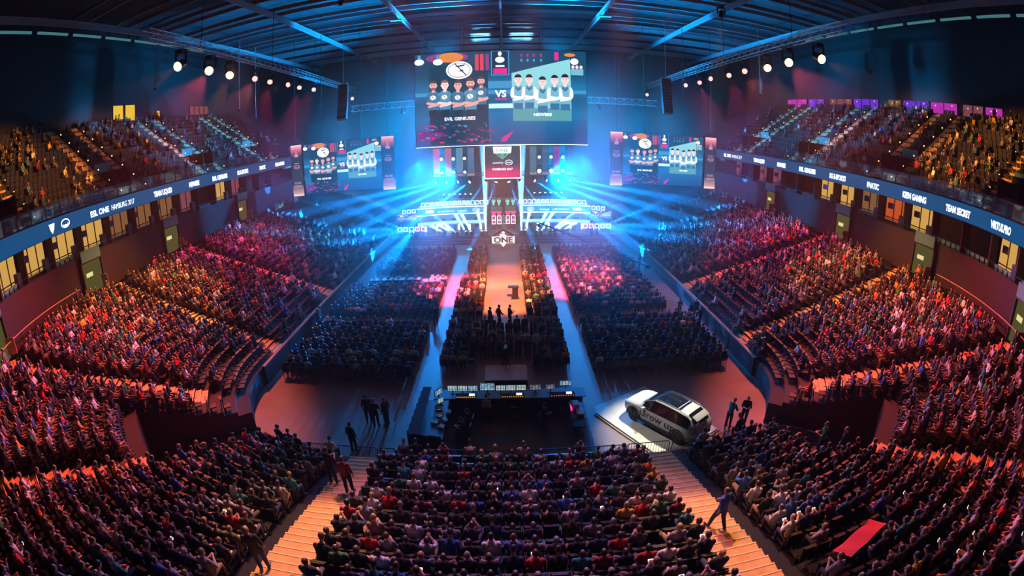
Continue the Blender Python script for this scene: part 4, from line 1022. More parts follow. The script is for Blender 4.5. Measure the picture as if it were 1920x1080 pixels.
def pose(kind):
    """joint positions; local +y is the way the person faces, z = 0 under the feet"""
    J = {}
    seated = not kind.startswith('stand') and not kind.startswith('walk')
    lean = {'sit_forward': .42, 'sit_phone': .18, 'sit_back': -.05, 'sit_lean': .12, 'sit_clap': .05, 'stand_lean': .25}.get(kind, 0.0)
    side = {'sit_lean': .07, 'sit_cross': -.02}.get(kind, 0.0)
    if seated:
        P0 = Vector((0, 0, .54))
        for s in (-1, 1):
            sp = .16 if kind != 'sit_back' else .20
            J['hip%d' % s] = Vector((s * .10, .02, .53)); J['knee%d' % s] = Vector((s * sp, .40, .55)); J['ankle%d' % s] = Vector((s * (sp - .02), .38 if kind != 'sit_back' else .47, .09)); J['toe%d' % s] = J['ankle%d' % s] + Vector((s * .03, .17, -.045))
    else:
        P0 = Vector((0, 0, .93))
        for s in (-1, 1):
            st = {'walk': .26 * s, 'walk_b': -.22 * s}.get(kind, .03 * s)
            J['hip%d' % s] = Vector((s * .10, 0, .92)); J['knee%d' % s] = Vector((s * .11, st * .55 + .03, .50)); J['ankle%d' % s] = Vector((s * .115, st - (.06 if st < -.1 else 0), .09)); J['toe%d' % s] = J['ankle%d' % s] + Vector((s * .02, .17, -.045))
            if kind.startswith('walk') and st < -.1: J['ankle%d' % s].z = .13; J['toe%d' % s] = J['ankle%d' % s] + Vector((0, .13, -.09))
    R = Matrix.Rotation(-lean, 3, 'X') @ Matrix.Rotation(side, 3, 'Y')
    up = lambda x, y, z: P0 + R @ Vector((x, y, z))
    J['pelvis'] = P0; J['waist'] = up(0, -.01, .18); J['chest'] = up(0, -.01, .40); J['neck'] = up(0, -.005, .54); J['head'] = up(0, .03, .70) + Vector((0, .03 if lean > .3 else 0, .03 if lean > .3 else 0))
    for s in (-1, 1):
        J['shoulder%d' % s] = up(s * .172, -.01, .47)
        if kind in ('sit_hands', 'sit_back', 'sit_lean'): e, w = (s * .215, .06, .20), (s * .11, .26, .13)
        elif kind == 'sit_cross' or kind == 'stand_cross': e, w = (s * .215, .12, .22), (-s * .09, .22, .27)
        elif kind == 'sit_phone': e, w = (s * .205, .14, .20), (s * .06, .32, .34)
        elif kind == 'sit_clap': e, w = (s * .215, .20, .36), (s * .05, .36, .52)
        elif kind == 'sit_forward': e, w = (s * .21, .17, .18), (s * .08, .34, .17)
        elif kind == 'walk': e, w = (s * .25, -.14 * s - .02, .20), (s * .24, -.20 * s + .14, -.02)
        elif kind == 'walk_b': e, w = (s * .25, .12 * s - .02, .20), (s * .24, .20 * s + .14, .02)
        elif kind == 'stand_lean': e, w = (s * .26, .16, .22), (s * .20, .40, .18)
        elif kind == 'stand_hold': e, w = (s * .25, .10, .20), (s * .08, .32, .26)
        else: e, w = (s * .25, -.02, .19), (s * .25, .08, -.05)
        J['elbow%d' % s] = up(*e); J['wrist%d' % s] = up(*w)
    return J, R

def body_shapes(J, R, lo=False):
    """skin, top, trousers, hair, shoes as MB shapes"""
    n = 7 if lo else 12
    sk, tp, lg, hr, sh = MB(), MB(), MB(), MB(), MB()
    g = .014
    up = R @ Vector((0, 0, 1)); fw = R @ Vector((0, 1, 0))
    def torso(mb, e):
        mb.tube([J['pelvis'] - up * .10, J['pelvis'] + up * .02, J['waist'], J['chest'] - up * .04, J['chest'] + up * .06, J['neck'] - up * .02, J['neck'] + up * .03],
                [(.13 + e, .11 + e), (.165 + e, .125 + e), (.145 + e, .105 + e), (.175 + e, .12 + e), (.18 + e, .115 + e), (.10 + e, .075 + e), (.056 + e, .056 + e)], n, flat=(1, 0, 0))
    def arm(mb, s, e, t=1.0):
        a, b_, c = J['shoulder%d' % s], J['elbow%d' % s], J['wrist%d' % s]
        mb.ball(a, .062 + e, n, 4)
        mb.tube([a, a.lerp(b_, .5), b_, b_.lerp(c, .45), b_.lerp(c, t)], [.058 + e, .052 + e, .043 + e, .042 + e, .030 + e], n)
    def leg(mb, s, e):
        a, b_, c = J['hip%d' % s], J['knee%d' % s], J['ankle%d' % s]
        mb.ball(a, .09 + e, n, 4)
        mb.tube([a, a.lerp(b_, .5), b_, b_.lerp(c, .4), c], [.092 + e, .080 + e, .058 + e, .056 + e, .040 + e], n)
    if not lo:
        torso(sk, 0)
        for s in (-1, 1): arm(sk, s, 0); leg(sk, s, 0)
    torso(tp, g + .004)
    for s in (-1, 1): arm(tp, s, g, .40 if not lo else .5)
    if lo:
        for s in (-1, 1):
            b_, c = J['elbow%d' % s], J['wrist%d' % s]; sk.tube([b_.lerp(c, .4), c], [.044, .032], 6)
    for s in (-1, 1):
        leg(lg, s, g)
        a = J['ankle%d' % s]; t_ = J['toe%d' % s]
        if not lo: sk.tube([a, a.lerp(t_, .5), t_], [.042, .038, .026], n)
        sh.tube([a + (a - t_) * .25 + Vector((0, 0, -.045)), a.lerp(t_, .4) + Vector((0, 0, -.015)), t_ + (t_ - a) * .15], [.046, .05, .032], n)
    lg.tube([J['pelvis'] - up * .13, J['pelvis'] + up * .02, J['pelvis'] + up * .09], [(.15, .13), (.185, .142), (.165, .126)], n, flat=(1, 0, 0))
    # head
    h = J['head']; hd = Matrix((R @ Vector((1, 0, 0)), fw, up)).transposed()
    sk.tube([J['neck'] - up * .03, h - up * .07], [.056, .052], n)
    sk.ball(h + up * .012, (.078, .098, .118), n, 8 if not lo else 5, R=hd)
    if not lo:
        sk.ball(h - up * .065 + fw * .028, (.058, .068, .06), n, 6, R=hd)                              # jaw
        sk.tube([h + fw * .088 + up * .02, h + fw * .118 - up * .022, h + fw * .092 - up * .034], [.010, .017, .012], 8)   # nose
        for s in (-1, 1):
            sk.ball(h + hd @ Vector((s * .080, -.005, -.005)), (.012, .022, .034), 8, 5, R=hd)         # ears
            sk.ball(h + hd @ Vector((s * .030, .086, .022)), (.018, .012, .010), 8, 4, R=hd)           # brow and eye
        sk.ball(h + hd @ Vector((0, .090, -.062)), (.024, .010, .009), 8, 4, R=hd)                     # mouth
        # hands: palm, four fingers of different lengths, thumb from the side of the palm
        for s in (-1, 1):
            b_, c = J['elbow%d' % s], J['wrist%d' % s]; d = (c - b_).normalized()
            inw = (Vector((-s, .15, 0)) - d * Vector((-s, .15, 0)).dot(d)).normalized(); nrm = d.cross(inw) * (1 if s > 0 else -1)
            sk.tube([c - d * .01, c + d * .045, c + d * .09], [(.020, .030), (.018, .042), (.014, .040)], 10, flat=nrm)
            for k, ln in enumerate((.068, .078, .072, .056)):
                o = inw * (.030 - .020 * k); p0 = c + d * .082 + o
                bend = -nrm * .5 if s > 0 else -nrm * .5
                p1 = p0 + (d + bend * .25).normalized() * ln * .5; p2 = p1 + (d * .6 + bend * 1.2).normalized() * ln * .5
                sk.tube([p0, p1, p2], [.0095, .009, .0075], 7)
            p0 = c + d * .03 + inw * .034; p1 = p0 + (d * .7 + inw * .75).normalized() * .035; p2 = p1 + (d + inw * .1).normalized() * .028
            sk.tube([p0, p1, p2], [.012, .0105, .008], 7)
    hr.ball(h + up * .020 - fw * .010, (.086, .104, .122), n, 6 if not lo else 4, R=hd @ Matrix.Rotation(.5, 3, 'X'), zmin=-.12)
    return sk, tp, lg, hr, sh

def mesh_of(mb, name, mats):
    o = mb.build(name, mats); me = o.data; bpy.data.objects.remove(o); return me
def remeshed(mb, name, m, voxel=.009, ratio=.14):
    """one continuous surface grown from overlapping shapes"""
    o = mb.build(name, m)
    r = o.modifiers.new('r', 'REMESH'); r.mode = 'VOXEL'; r.voxel_size = voxel; r.use_smooth_shade = True
    d = o.modifiers.new('d', 'DECIMATE'); d.ratio = ratio
    dg = bpy.context.evaluated_depsgraph_get()
    me = bpy.data.meshes.new_from_object(o.evaluated_get(dg)); me.name = name
    bpy.data.objects.remove(o)
    me.materials.clear(); me.materials.append(m)
    return me
def halves(mb):
    n, m_, out = len(mb.v) // 2, len(mb.f) // 2, []
    for k in (0, 1):
        b = MB(); b.v = mb.v[k * n:(k + 1) * n]; b.f = [tuple(i - k * n for i in f_) for f_ in mb.f[k * m_:(k + 1) * m_]]; b.m = [0] * m_; b.sm = mb.sm[k * m_:(k + 1) * m_]; out.append(b)
    return out
SIT = ['sit_hands', 'sit_cross', 'sit_phone', 'sit_forward', 'sit_back', 'sit_lean', 'sit_clap']
STD = ['stand', 'stand_cross', 'stand_hold', 'stand_lean', 'walk', 'walk_b']
PM = {}
for k in SIT + STD:
    J, R = pose(k); sk, tp, lg, hr, sh = body_shapes(J, R)
    PM[k] = (remeshed(sk, 'body', M['skin_0']), mesh_of(tp, 'top', M['top_black']), mesh_of(lg, 'trousers', M['leg_dark']), mesh_of(hr, 'hair', M['hair_black']), [mesh_of(z, 'shoe', M['shoe']) for z in halves(sh)], J)

def add_mesh(name, me, m, parent=None):
    o = bpy.data.objects.new(name, me); link(o, parent)
    o.material_slots[0].link = 'OBJECT'; o.material_slots[0].material = m
    return o
def person(kind, loc, yaw, label, top, hair, leg='dark', skin=0, group=None, scale=1.0, bald=False):
    body, tp, lg, hr, sh, J = PM[kind]
    o = add_mesh('person', body, M['skin_%d' % skin]); o.location = loc; o.rotation_euler = (0, 0, yaw); o.scale = (scale,) * 3
    tag(o, label, 'person', group)
    add_mesh('top', tp, M['top_' + top], o); add_mesh('trousers', lg, M['leg_' + leg], o)
    if not bald: add_mesh('hair', hr, M['hair_' + hair], o)
    for z in sh: add_mesh('shoe', z, M['shoe'], o)
    return o

# low detail people and seats for the far crowd
def attr_mat(name, attr, rough=.85):
    m, N, L = newmat(name); a = N.new('ShaderNodeAttribute'); a.attribute_type = 'INSTANCER'; a.attribute_name = attr
    L.new(a.outputs['Color'], N['Principled BSDF'].inputs['Base Color']); N['Principled BSDF'].inputs['Roughness'].default_value = rough; return m
MC = [attr_mat('crowd_skin', 'c_skin', .5), attr_mat('crowd_top', 'c_top'), attr_mat('crowd_trousers', 'c_leg'), attr_mat('crowd_hair', 'c_hair', .5)]
def lo_person(kind):
    J, R = pose(kind); sk, tp, lg, hr, sh = body_shapes(J, R, True); b = MB()
    for i, q in enumerate((sk, tp, lg, hr)): b.add(q.v, q.f, i, True)
    b.add(sh.v, sh.f, 2, True)
    b.sm = [True] * len(b.f)
    me = mesh_of(b, 'crowd_person', MC); return bpy.data.objects.new('crowd_person', me)
LOW = [lo_person(k) for k in SIT] + [lo_person('stand'), lo_person('stand_hold')]

def scatter(name, label, cat, pts, variants, group=None):
    """one object of many copies; pts rows: x y z yaw scale variant + four colours"""
    n = len(pts); me = bpy.data.meshes.new(name); me.vertices.add(n)
    me.vertices.foreach_set('co', np.array([p[:3] for p in pts], np.float32).ravel())
    a = me.attributes.new('rot', 'FLOAT_VECTOR', 'POINT'); a.data.foreach_set('vector', np.array([(0, 0, p[3]) for p in pts], np.float32).ravel())
    a = me.attributes.new('scl', 'FLOAT', 'POINT'); a.data.foreach_set('value', np.array([p[4] for p in pts], np.float32))
    a = me.attributes.new('var', 'INT', 'POINT'); a.data.foreach_set('value', np.array([p[5] for p in pts], np.int32))
    if len(pts[0]) > 6:
        for i, nm in enumerate(('c_skin', 'c_top', 'c_leg', 'c_hair')):
            a = me.attributes.new(nm, 'FLOAT_COLOR', 'POINT'); a.data.foreach_set('color', np.array([(*p[6 + i], 1) for p in pts], np.float32).ravel())
    ng = bpy.data.node_groups.new(name, 'GeometryNodeTree')
    ng.interface.new_socket('Geometry', in_out='INPUT', socket_type='NodeSocketGeometry'); ng.interface.new_socket('Geometry', in_out='OUTPUT', socket_type='NodeSocketGeometry')
    N, L = ng.nodes, ng.links
    gi, go = N.new('NodeGroupInput'), N.new('NodeGroupOutput'); jn = N.new('GeometryNodeJoinGeometry')
    def na(nm, t):
        x = N.new('GeometryNodeInputNamedAttribute'); x.data_type = t; x.inputs['Name'].default_value = nm; return x.outputs['Attribute']
    rot, scl, var = na('rot', 'FLOAT_VECTOR'), na('scl', 'FLOAT'), na('var', 'INT')
    for k, ob in enumerate(variants):
        oi = N.new('GeometryNodeObjectInfo'); oi.inputs['Object'].default_value = ob
        cm_ = N.new('FunctionNodeCompare'); cm_.data_type = 'INT'; cm_.operation = 'EQUAL'; L.new(var, cm_.inputs[2]); cm_.inputs[3].default_value = k
        ip = N.new('GeometryNodeInstanceOnPoints'); L.new(gi.outputs[0], ip.inputs['Points']); L.new(cm_.outputs[0], ip.inputs['Selection']); L.new(oi.outputs['Geometry'], ip.inputs['Instance'])
        L.new(rot, ip.inputs['Rotation']); L.new(scl, ip.inputs['Scale']); L.new(ip.outputs[0], jn.inputs[0])
    L.new(jn.outputs[0], go.inputs[0])
    o = bpy.data.objects.new(name, me); link(o); md = o.modifiers.new('scatter', 'NODES'); md.node_group = ng
    return tag(o, label, cat, group, 'stuff')

def yaw_of(d): return math.atan2(-d.x, d.y)
TW = [t[2] for t in TOPS]
def look():
    t = random.choices(range(len(TOPS)), TW)[0]
    return (random.choice(SKIN), TOPS[t][1], random.choice(LEGS)[1], random.choices(HAIR, [30, 30, 24, 10, 6])[0][1])

# ------------------------------------------------------------------ seats of the bowl
SEATS = []      # section, block, row, index, point, inward
def blocked(sec, t, k):
    if sec in 'LR': return any(abs(t - y) < 1.02 for y in SIDE_ST)
    if sec in ('CL', 'CR'):
        r = R0 + k * ROWD + .5
        for a in CORN_ST:
            if abs(math.radians(t - a)) * r < 1.0 and (a < 50 or k >= 8): return True
        if sec == 'CR' and GAP[0] < t < 69.5 and k in (4, 5, 6): return True
        if GAP[0] - .5 < t < GAP[1] + .5 and k * ROWD < GAPD + .3: return True
        if abs(math.radians(t - GAP[0])) * r < .3 or (k < 8 and abs(math.radians(t - GAP[1])) * r < .3): return True
        return False
    return any(abs(t - x) < .95 for x in END_ST)
SW = .55
for k in range(NROW):
    d = k * ROWD + .52; r = R0 + d
    if k < 19:
        for sec in 'LR':
            n = int((66 - 24) / SW)
            for i in range(n):
                t = 24.1 + i * SW
                if not blocked(sec, t, k): SEATS.append((sec, t, k, i))
        for sec in ('CL', 'CR'):
            n = int(math.radians(90) * r / SW)
            for i in range(n):
                t = 90 * (i + .5) / n
                if not blocked(sec, t, k): SEATS.append((sec, t, k, i))
    n = int(15 / SW)
    for i in range(n):
        t = -7.5 + 15 * (i + .5) / n
        if not blocked('E', t, k): SEATS.append(('E', t, k, i))

def px(p):
    """image position of a world point in the finished picture (only used to pick which people are nearest in view)"""
    d = (Vector(p) - Vector((0, 0, 14.3)))
    dist = d.length; d.normalize()
    p_, y_, ro = math.radians(18.684), math.radians(.516), math.radians(-.865)
    f_ = Vector((math.sin(y_) * math.cos(p_), math.cos(y_) * math.cos(p_), -math.sin(p_))); r_ = Vector((math.cos(y_), -math.sin(y_), 0)); u_ = r_.cross(f_)
    x, y, z = d.dot(r_), d.dot(u_), d.dot(f_); th = math.acos(max(-1, min(1, z))); s = math.hypot(x, y)
    q = 2 * 904.678 * math.sin(th / 2) / max(s, 1e-6)
    return 960 + x * q, 540 - y * q, dist

occ_rng = random.Random(5)
people = []; crowd = []; seats_far = []; seats_near = []
for (sec, t, k, i) in SEATS:
    d = k * ROWD + .50
    p, inn = bowl(sec, t, d); p.z = rowz(k)
    X_, Y_, dist = px(p + Vector((0, 0, .8)))
    occ = .93
    if sec in 'LR':
        if k < 2: occ = .35
        if 28.5 < t < 35 and k < 4: occ = .2
        if t > 54: occ = .5 if t < 55 else .06
        if k > 17: occ = .5
    if sec in ('CL', 'CR') and k < 2: occ = .4
    if sec in ('CL', 'CR') and t < 41 and k < 4: occ = .12
    if k == 0 and sec == 'E': occ = .6
    full = occ_rng.random() < occ
    if sec in ('E', 'CR') and abs((p.x - 9.3) * .94 + (p.y - 6.0) * .34) < 1.55 and abs(-(p.x - 9.3) * .34 + (p.y - 6.0) * .94) < .75: full = False
    inview = -60 < X_ < 1980 and -30 < Y_ < 1120
    if not inview: continue
    (people if full else seats_far).append((dist, sec, t, k, i, p, inn))
people.sort(key=lambda q: q[0])
NPEOPLE = 276
# blocks of the end stand and the corners, as one names them when looking at the stage
def block(sec, t, k):
    if sec == 'E':
        if t < END_ST[0]: return 'ramp side block'
        if t > END_ST[1]: return 'car side block'
        return 'centre block'
    s = 'ramp' if sec == 'CL' else 'car'
    if sec in ('CL', 'CR'):
        if t > CORN_ST[1] or (k < 8 and t > GAP[1]): return s + ' side block'
        if t > CORN_ST[0]: return s + ' corner block'
    return s + ' side stand'
near = people[:NPEOPLE]; rest = people[NPEOPLE:]
# running seat numbers within a row of a block, from the stairway that bounds it
rowidx = {}
def order_key(q):
    sec, t = q[1], q[2]
    return {'L': -300 + t, 'CL': -200 + t, 'E': t, 'CR': 200 - t, 'R': 400 - t}[sec]
for q in sorted(near, key=order_key):
    key = (block(q[1], q[2], q[3]), q[3]); rowidx.setdefault(key, []).append(q)
seatmesh = None
def seat_parts():
    a = MB(); a.box((0, .02, .325), (.46, .40, .06)); a.box((0, .19, .31), (.44, .06, .08))
    b = MB(); R = Matrix.Rotation(math.radians(-12), 3, 'X')
    b.box((0, -.265, .66), (.46, .05, .46), 0, R); b.box((0, -.295, .88), (.40, .05, .06), 0, R)
    c = MB(); c.box((0, -.15, .15), (.07, .10, .28)); c.box((0, -.19, .27), (.55, .05, .03)); c.box((0, -.15, .01), (.20, .16, .02))
    for s in (-1, 1): c.box((s * .26, -.10, .60), (.03, .24, .03)); c.box((s * .26, -.19, .44), (.03, .05, .32))
    return a, b, c
sa, sb, sc_ = seat_parts()
SMESH = [mesh_of(sa, 'seat', M['seat']), mesh_of(sb, 'backrest', M['seat']), mesh_of(sc_, 'frame', M['dark'])]
q = MB(); 
for z in (sa, sb, sc_): q.add(z.v, z.f, 0)
LOWSEAT = bpy.data.objects.new('seat_shape', mesh_of(q, 'seat_shape', M['seat']))
proto = None
def stadium_seat(p, yaw, label, group):
    global proto
    if proto is None:
        proto = thing('stadium_seat', label, 'seat', p, yaw, group)
        for nm, me in zip(('seat', 'backrest', 'frame'), SMESH): link(bpy.data.objects.new(nm, me), proto)
        return proto
    c = copy_tree(proto); c.location = p; c.rotation_euler = (0, 0, yaw); c['label'] = label; c['group'] = group; return c
SMT = [mesh_of(z, nm, M['seatlit'] if nm != 'frame' else M['dark']) for z, nm in zip((sa, sb, sc_), ('seat', 'backrest', 'frame'))]
pt = None
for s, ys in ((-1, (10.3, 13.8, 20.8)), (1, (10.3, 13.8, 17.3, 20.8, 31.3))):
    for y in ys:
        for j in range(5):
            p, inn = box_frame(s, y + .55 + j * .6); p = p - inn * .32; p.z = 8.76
            lab = 'seat in painted blue light, %s in the row before the %s hospitality box, %s' % (ordinal(j + 1), ordinal(int(round((y - 6.8) / 3.5)) + 1), 'ribbon side' if s < 0 else 'car side')
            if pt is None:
                pt = thing('box_seat', lab, 'seat', p, yaw_of(inn), 'box seats with blue light in their colour')
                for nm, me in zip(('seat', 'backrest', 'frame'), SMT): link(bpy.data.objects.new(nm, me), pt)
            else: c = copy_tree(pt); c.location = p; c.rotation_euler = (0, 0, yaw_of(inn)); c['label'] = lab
prs = random.Random(21)
phones = []
for (blk, k), row in rowidx.items():
    row.sort(key=order_key)
    for j, q in enumerate(row):
        _, sec, t, kk, i, p, inn = q
        ti = prs.choices(range(len(TOPS)), TW)[0]; top = TOPS[ti][0]; hair = prs.choices(HAIR, [30, 30, 24, 10, 6])[0][0]
        kind = prs.choices(SIT, [26, 12, 18, 12, 8, 14, 3])[0]
        yaw = yaw_of(inn) + prs.uniform(-.10, .10)
        if sec in ('CL', 'CR'):
            s = 1 if sec == 'CR' else -1; yaw += s * -.0 
        where = '%s from the %s end of row %s' % (ordinal(j + 1), 'ramp', ordinal(k + 1)) if False else None
        lab = 'person in %s top seated %s in the %s row, %s' % (top, ordinal(j + 1), ordinal(k + 1), blk)
        pp = p + Vector((prs.uniform(-.01, .01), prs.uniform(.0, .03), 0))
        o = person(kind, pp, yaw, lab, top, hair, prs.choice(LEGS)[0], prs.choices(range(5), [30, 20, 26, 6, 18])[0], 'people seated nearest the viewer', prs.uniform(.95, 1.06))
        stadium_seat(p, yaw_of(inn), 'dark folding seat, %s in the %s row of the %s' % (ordinal(j + 1), ordinal(k + 1), blk), 'folding seats nearest the viewer')
        if kind == 'sit_phone' and prs.random() < .5:
            J = PM[kind][5]; c = (J['wrist1'] + J['wrist-1']) / 2 + Vector((0, .10, .03))
            Rz = Matrix.Rotation(yaw, 3, 'Z'); w_ = pp + Rz @ (c * o.scale[0])
            ph = thing('smartphone', 'glowing phone held by the person seated %s in the %s row, %s' % (ordinal(j + 1), ordinal(k + 1), blk), 'phone', w_, yaw, 'glowing phones in the end stand')
            Rt = Matrix.Rotation(math.radians(-35), 3, 'X')
            m = MB(); m.box((0, 0, 0), (.16, .012, .085), 0, Rt); m.build('case', M['black'], ph)
            m = MB(); m.box(Rt @ Vector((0, -.008, 0)), (.15, .003, .075), 0, Rt); m.build('screen', M['phone'], ph)
# the rest of the stands
for q in rest:
    _, sec, t, k, i, p, inn = q
    yaw = yaw_of(inn) + random.uniform(-.2, .2)
    if sec == 'R': yaw -= .25
    if sec == 'L': yaw += -.0 + -.25 * -1 * -1
    pp = p + Vector((random.uniform(-.05, .05), random.uniform(-.05, .05), 0))
    crowd.append((pp.x, pp.y, pp.z, yaw, random.uniform(.94, 1.07), random.choices(range(9), [24, 12, 14, 14, 8, 14, 6, 1, 1])[0]) + look())
    seats_far.append(q)
scatter('crowd', 'thousands of seated spectators filling the lower side stands and corners', 'crowd', crowd, LOW)
scatter('seat_rows', 'rows of dark folding seats of the lower side stands and corners', 'seats', [(q[5].x, q[5].y, q[5].z, yaw_of(q[6]), 1.0, 0) for q in seats_far], [LOWSEAT])
# upper stands
up_c, up_s = [], []
for s in (-1, 1):
    for k in range(UN):
        y = 8.0
        while y < 68:
            y += SW
            if any(abs(y - (c + e)) < .85 for c in PORT for e in (-1.75, 1.75)): continue
            if k < 6 and any(abs(y - c) < 1.75 for c in PORT): continue
            p, inn = bowl('R' if s > 0 else 'L', y, UD0 + k * UROW + .52) if y >= CY else bowl('CR' if s > 0 else 'CL', math.degrees((CY - y) / (R0 + UD0 + k * UROW)), UD0 + k * UROW + .52)
            p.z = upz(k); up_s.append((p.x, p.y, p.z, yaw_of(inn), 1.0, 0))
            o_ = .30 if y < 44 else .20
            if s < 0: o_ *= .8
            nz = math.sin(y * .55 + s) * math.cos(k * .5 + y * .21)
            if y > 56: o_ = .06
            if random.random() < o_ * (1.0 + .7 * nz):
                up_c.append((p.x, p.y, p.z, yaw_of(inn) + s * -.3 + random.uniform(-.2, .2), random.uniform(.94, 1.06), random.choices(range(9), [24, 12, 10, 14, 8, 14, 6, 2, 2])[0]) + look())
scatter('upper_crowd', 'scattered spectators seated in the steep upper stands on both sides', 'crowd', up_c, LOW)
scatter('upper_seat_rows', 'rows of dark folding seats in the steep upper stands on both sides', 'seats', up_s, [LOWSEAT])

# floor blocks of loose chairs facing the stage
BLK = ((-14.6, -5.75, 24.6, 32.6, 0), (-14.6, -5.75, 34.2, 41.6, 0), (-13.6, -5.9, 46.0, 55.0, 0), (-4.35, -1.95, 34.0, 43.4, 0), (-4.2, -2.05, 46.4, 54.8, 0), (-4.35, 3.8, 25.9, 32.6, 1), (1.35, 3.85, 33.9, 54.8, 0), (5.2, 14.2, 25.2, 33.2, 0), (5.2, 12.9, 34.8, 54.6, 2))
fl_c, fl_s = [], []
for (x0, x1, y0, y1, kk) in BLK:
    nr = int((y1 - y0) / .92); nx = int((x1 - x0) / .55)
    for r_ in range(nr):
        for c in range(nx):
            x = x0 + (x1 - x0) * (c + .5) / nx; y = y0 + .5 + (y1 - y0) * r_ / nr
            if kk == 1 and -1.9 < x < 1.3 and (y < 27.6): continue
            if kk == 2 and x > 12.9 - (y - 34.8) * .0 + 0: continue
            if kk == 1 and y < 28.0 and x < -2 and random.random() < .6: fl_s.append((x, y, 0, random.uniform(-.08, .08), 1.0, 0)); continue
            fl_s.append((x, y, 0, random.uniform(-.05, .05), 1.0, 0))
            o_ = .95 if y > 33 else .86
            if random.random() < o_:
                fl_c.append((x, y - .02, 0, random.uniform(-.25, .25), random.uniform(.95, 1.07), random.choices(range(9), [26, 12, 12, 14, 8, 14, 2, .4, .6])[0]) + look())
q = MB(); R = Matrix.Rotation(math.radians(-10), 3, 'X')
q.box((0, .02, .45), (.44, .42, .05)); q.box((0, -.22, .72), (.44, .04, .34), 0, R)
for u in (-1, 1):
    for v in (-1, 1): q.beam((u * .2, v * .19, 0), (u * .19, v * .17, .45), .025, .025)
    q.beam((u * .2, -.18, .42), (u * .2, -.26, .9), .025, .025)
LOWCHAIR = bpy.data.objects.new('chair_shape', mesh_of(q, 'chair_shape', M['seat']))
scatter('floor_crowd', 'hundreds of spectators seated on the hall floor in blocks facing the stage', 'crowd', fl_c, LOW)
scatter('floor_chairs', 'rows of dark stacking chairs on the hall floor facing the stage', 'chairs', fl_s, [LOWCHAIR])
# ------------------------------------------------------------------ crowd barriers
def barrier(p, q, label, group='crowd barriers before the end stand'):
    p, q = Vector(p), Vector(q); d = q - p; ln = d.length
    t = thing('crowd_barrier', label, 'barrier', p, math.atan2(d.y, d.x), group)
    m = MB(); r_ = .12
    m.tube([(0.04, 0, .10), (.04, 0, .95), (.08, 0, 1.05), (.16, 0, 1.10), (ln - .16, 0, 1.10), (ln - .08, 0, 1.05), (ln - .04, 0, .95), (ln - .04, 0, .10)], .022, 6)
    m.tube([(.04, 0, .16), (ln - .04, 0, .16)], .018, 6); m.build('frame', M['dark'], t)
    m = MB(); n = int(ln / .13)
    for i in range(1, n): m.cyl((ln * i / n, 0, .16), (ln * i / n, 0, 1.09), .009, 5)
    m.build('railing', M['dark'], t)
    for u in (.25, ln - .25):
        m = MB(); m.beam((u, -.28, .03), (u, .28, .03), .05, .05); m.cyl((u, 0, .03), (u, 0, .16), .02, 6); m.build('foot', M['dark'], t)
    return t
xs = lin(-10.4, 9.6, 9)
for i in range(9): barrier((xs[i], 16.9, 0), (xs[i + 1] - .06, 16.9, 0), 'dark crowd barrier, %s from the brown ramp in the straight run before the end stand' % ordinal(i + 1))
PL = [(-10.5, 16.85), (-12.0, 16.1), (-13.3, 15.1), (-14.4, 13.9), (-15.2, 12.7)]
for i in range(4): barrier((*PL[i], 0), (*PL[i + 1], 0), 'dark crowd barrier with rounded top beside the brown ramp, %s from the straight run' % ordinal(i + 1), 'barriers beside the brown ramp')
PR = [(9.7, 16.95), (11.6, 17.3), (13.4, 17.0), (14.7, 16.2), (15.7, 15.0)]
for i in range(4): barrier((*PR[i], 0), (*PR[i + 1], 0), 'dark crowd barrier with rounded top behind the white car, %s from the straight run' % ordinal(i + 1), 'barriers behind the white car')
# brown ramp of the corner exit
t = thing('exit_ramp', 'brown lit ramp of the corner exit with a cable lying on it', 'ramp', (-14.1, 17.0, 0), math.radians(-40))
m = MB(); m.box((-.4, 0, .05), (3.0, 3.3, .1)); m.build('deck', M['ply'], t)
m = MB(); m.beam((1.1, -1.6, .12), (1.1, 1.6, .12), .06, .06); m.build('edge_strip', mat('red_strip', (.6, .05, .06), .6), t)
m = MB(); m.tube([(-1.6 + .25 * i, 1.5 - .1 * (i % 3), .12) for i in range(11)], .02, 5); m.build('cable', M['black'], t)

# ------------------------------------------------------------------ control desk island
t = thing('control_island', 'dark control island with black draped sides at the end of the floor seating', 'control desk', (-.3, 20.4, 0))
m = MB(); m.box((0, -.3, .06), (8.6, 5.2, .12)); m.build('platform', mat('platform_dark', (.05, .04, .045), .6), t)
def drape(mb, p, q, z0, z1, n=24):
    p, q = Vector(p), Vector(q); d = (q - p); nrm = Vector((-d.y, d.x, 0)).normalized()
    for i in range(n):
        a, b_ = i / n, (i + 1) / n
        pa, pb = p + d * a + nrm * (.05 * math.sin(i * 1.9)), p + d * b_ + nrm * (.05 * math.sin((i + 1) * 1.9))
        ta, tb = pa + nrm * .18 * 0, pb
        mb.quad((pa.x, pa.y, z0), (pb.x, pb.y, z0), (tb.x, tb.y, z1), (ta.x, ta.y, z1))
m = MB(); drape(m, (-4.5, -2.5, 0), (-4.35, 1.9, 0), 0, 1.25); drape(m, (-4.5, -2.5, 0), (-2.9, -2.6, 0), 0, 1.2, 10); m.quad((-4.5, -2.5, 1.25), (-3.9, -2.5, 1.22), (-3.9, 1.9, 1.22), (-4.35, 1.9, 1.25)); m.build('drape', M['drape'], t)
m = MB(); m.box((.3, 1.55, .95), (8.0, .95, .05)); m.box((-3.3, -.7, .92), (.9, 3.6, .05)); m.build('desk_top', M['dark'], t)
for i, (x, y) in enumerate(((-3.6, 1.2), (-2, 1.2), (0, 1.2), (2.2, 1.2), (4.1, 1.2), (-2.95, -2.4), (-2.95, -.6))):
    m = MB(); m.beam((x, y, .1), (x, y, .94), .06, .06); m.build('leg', M['alu'], t)
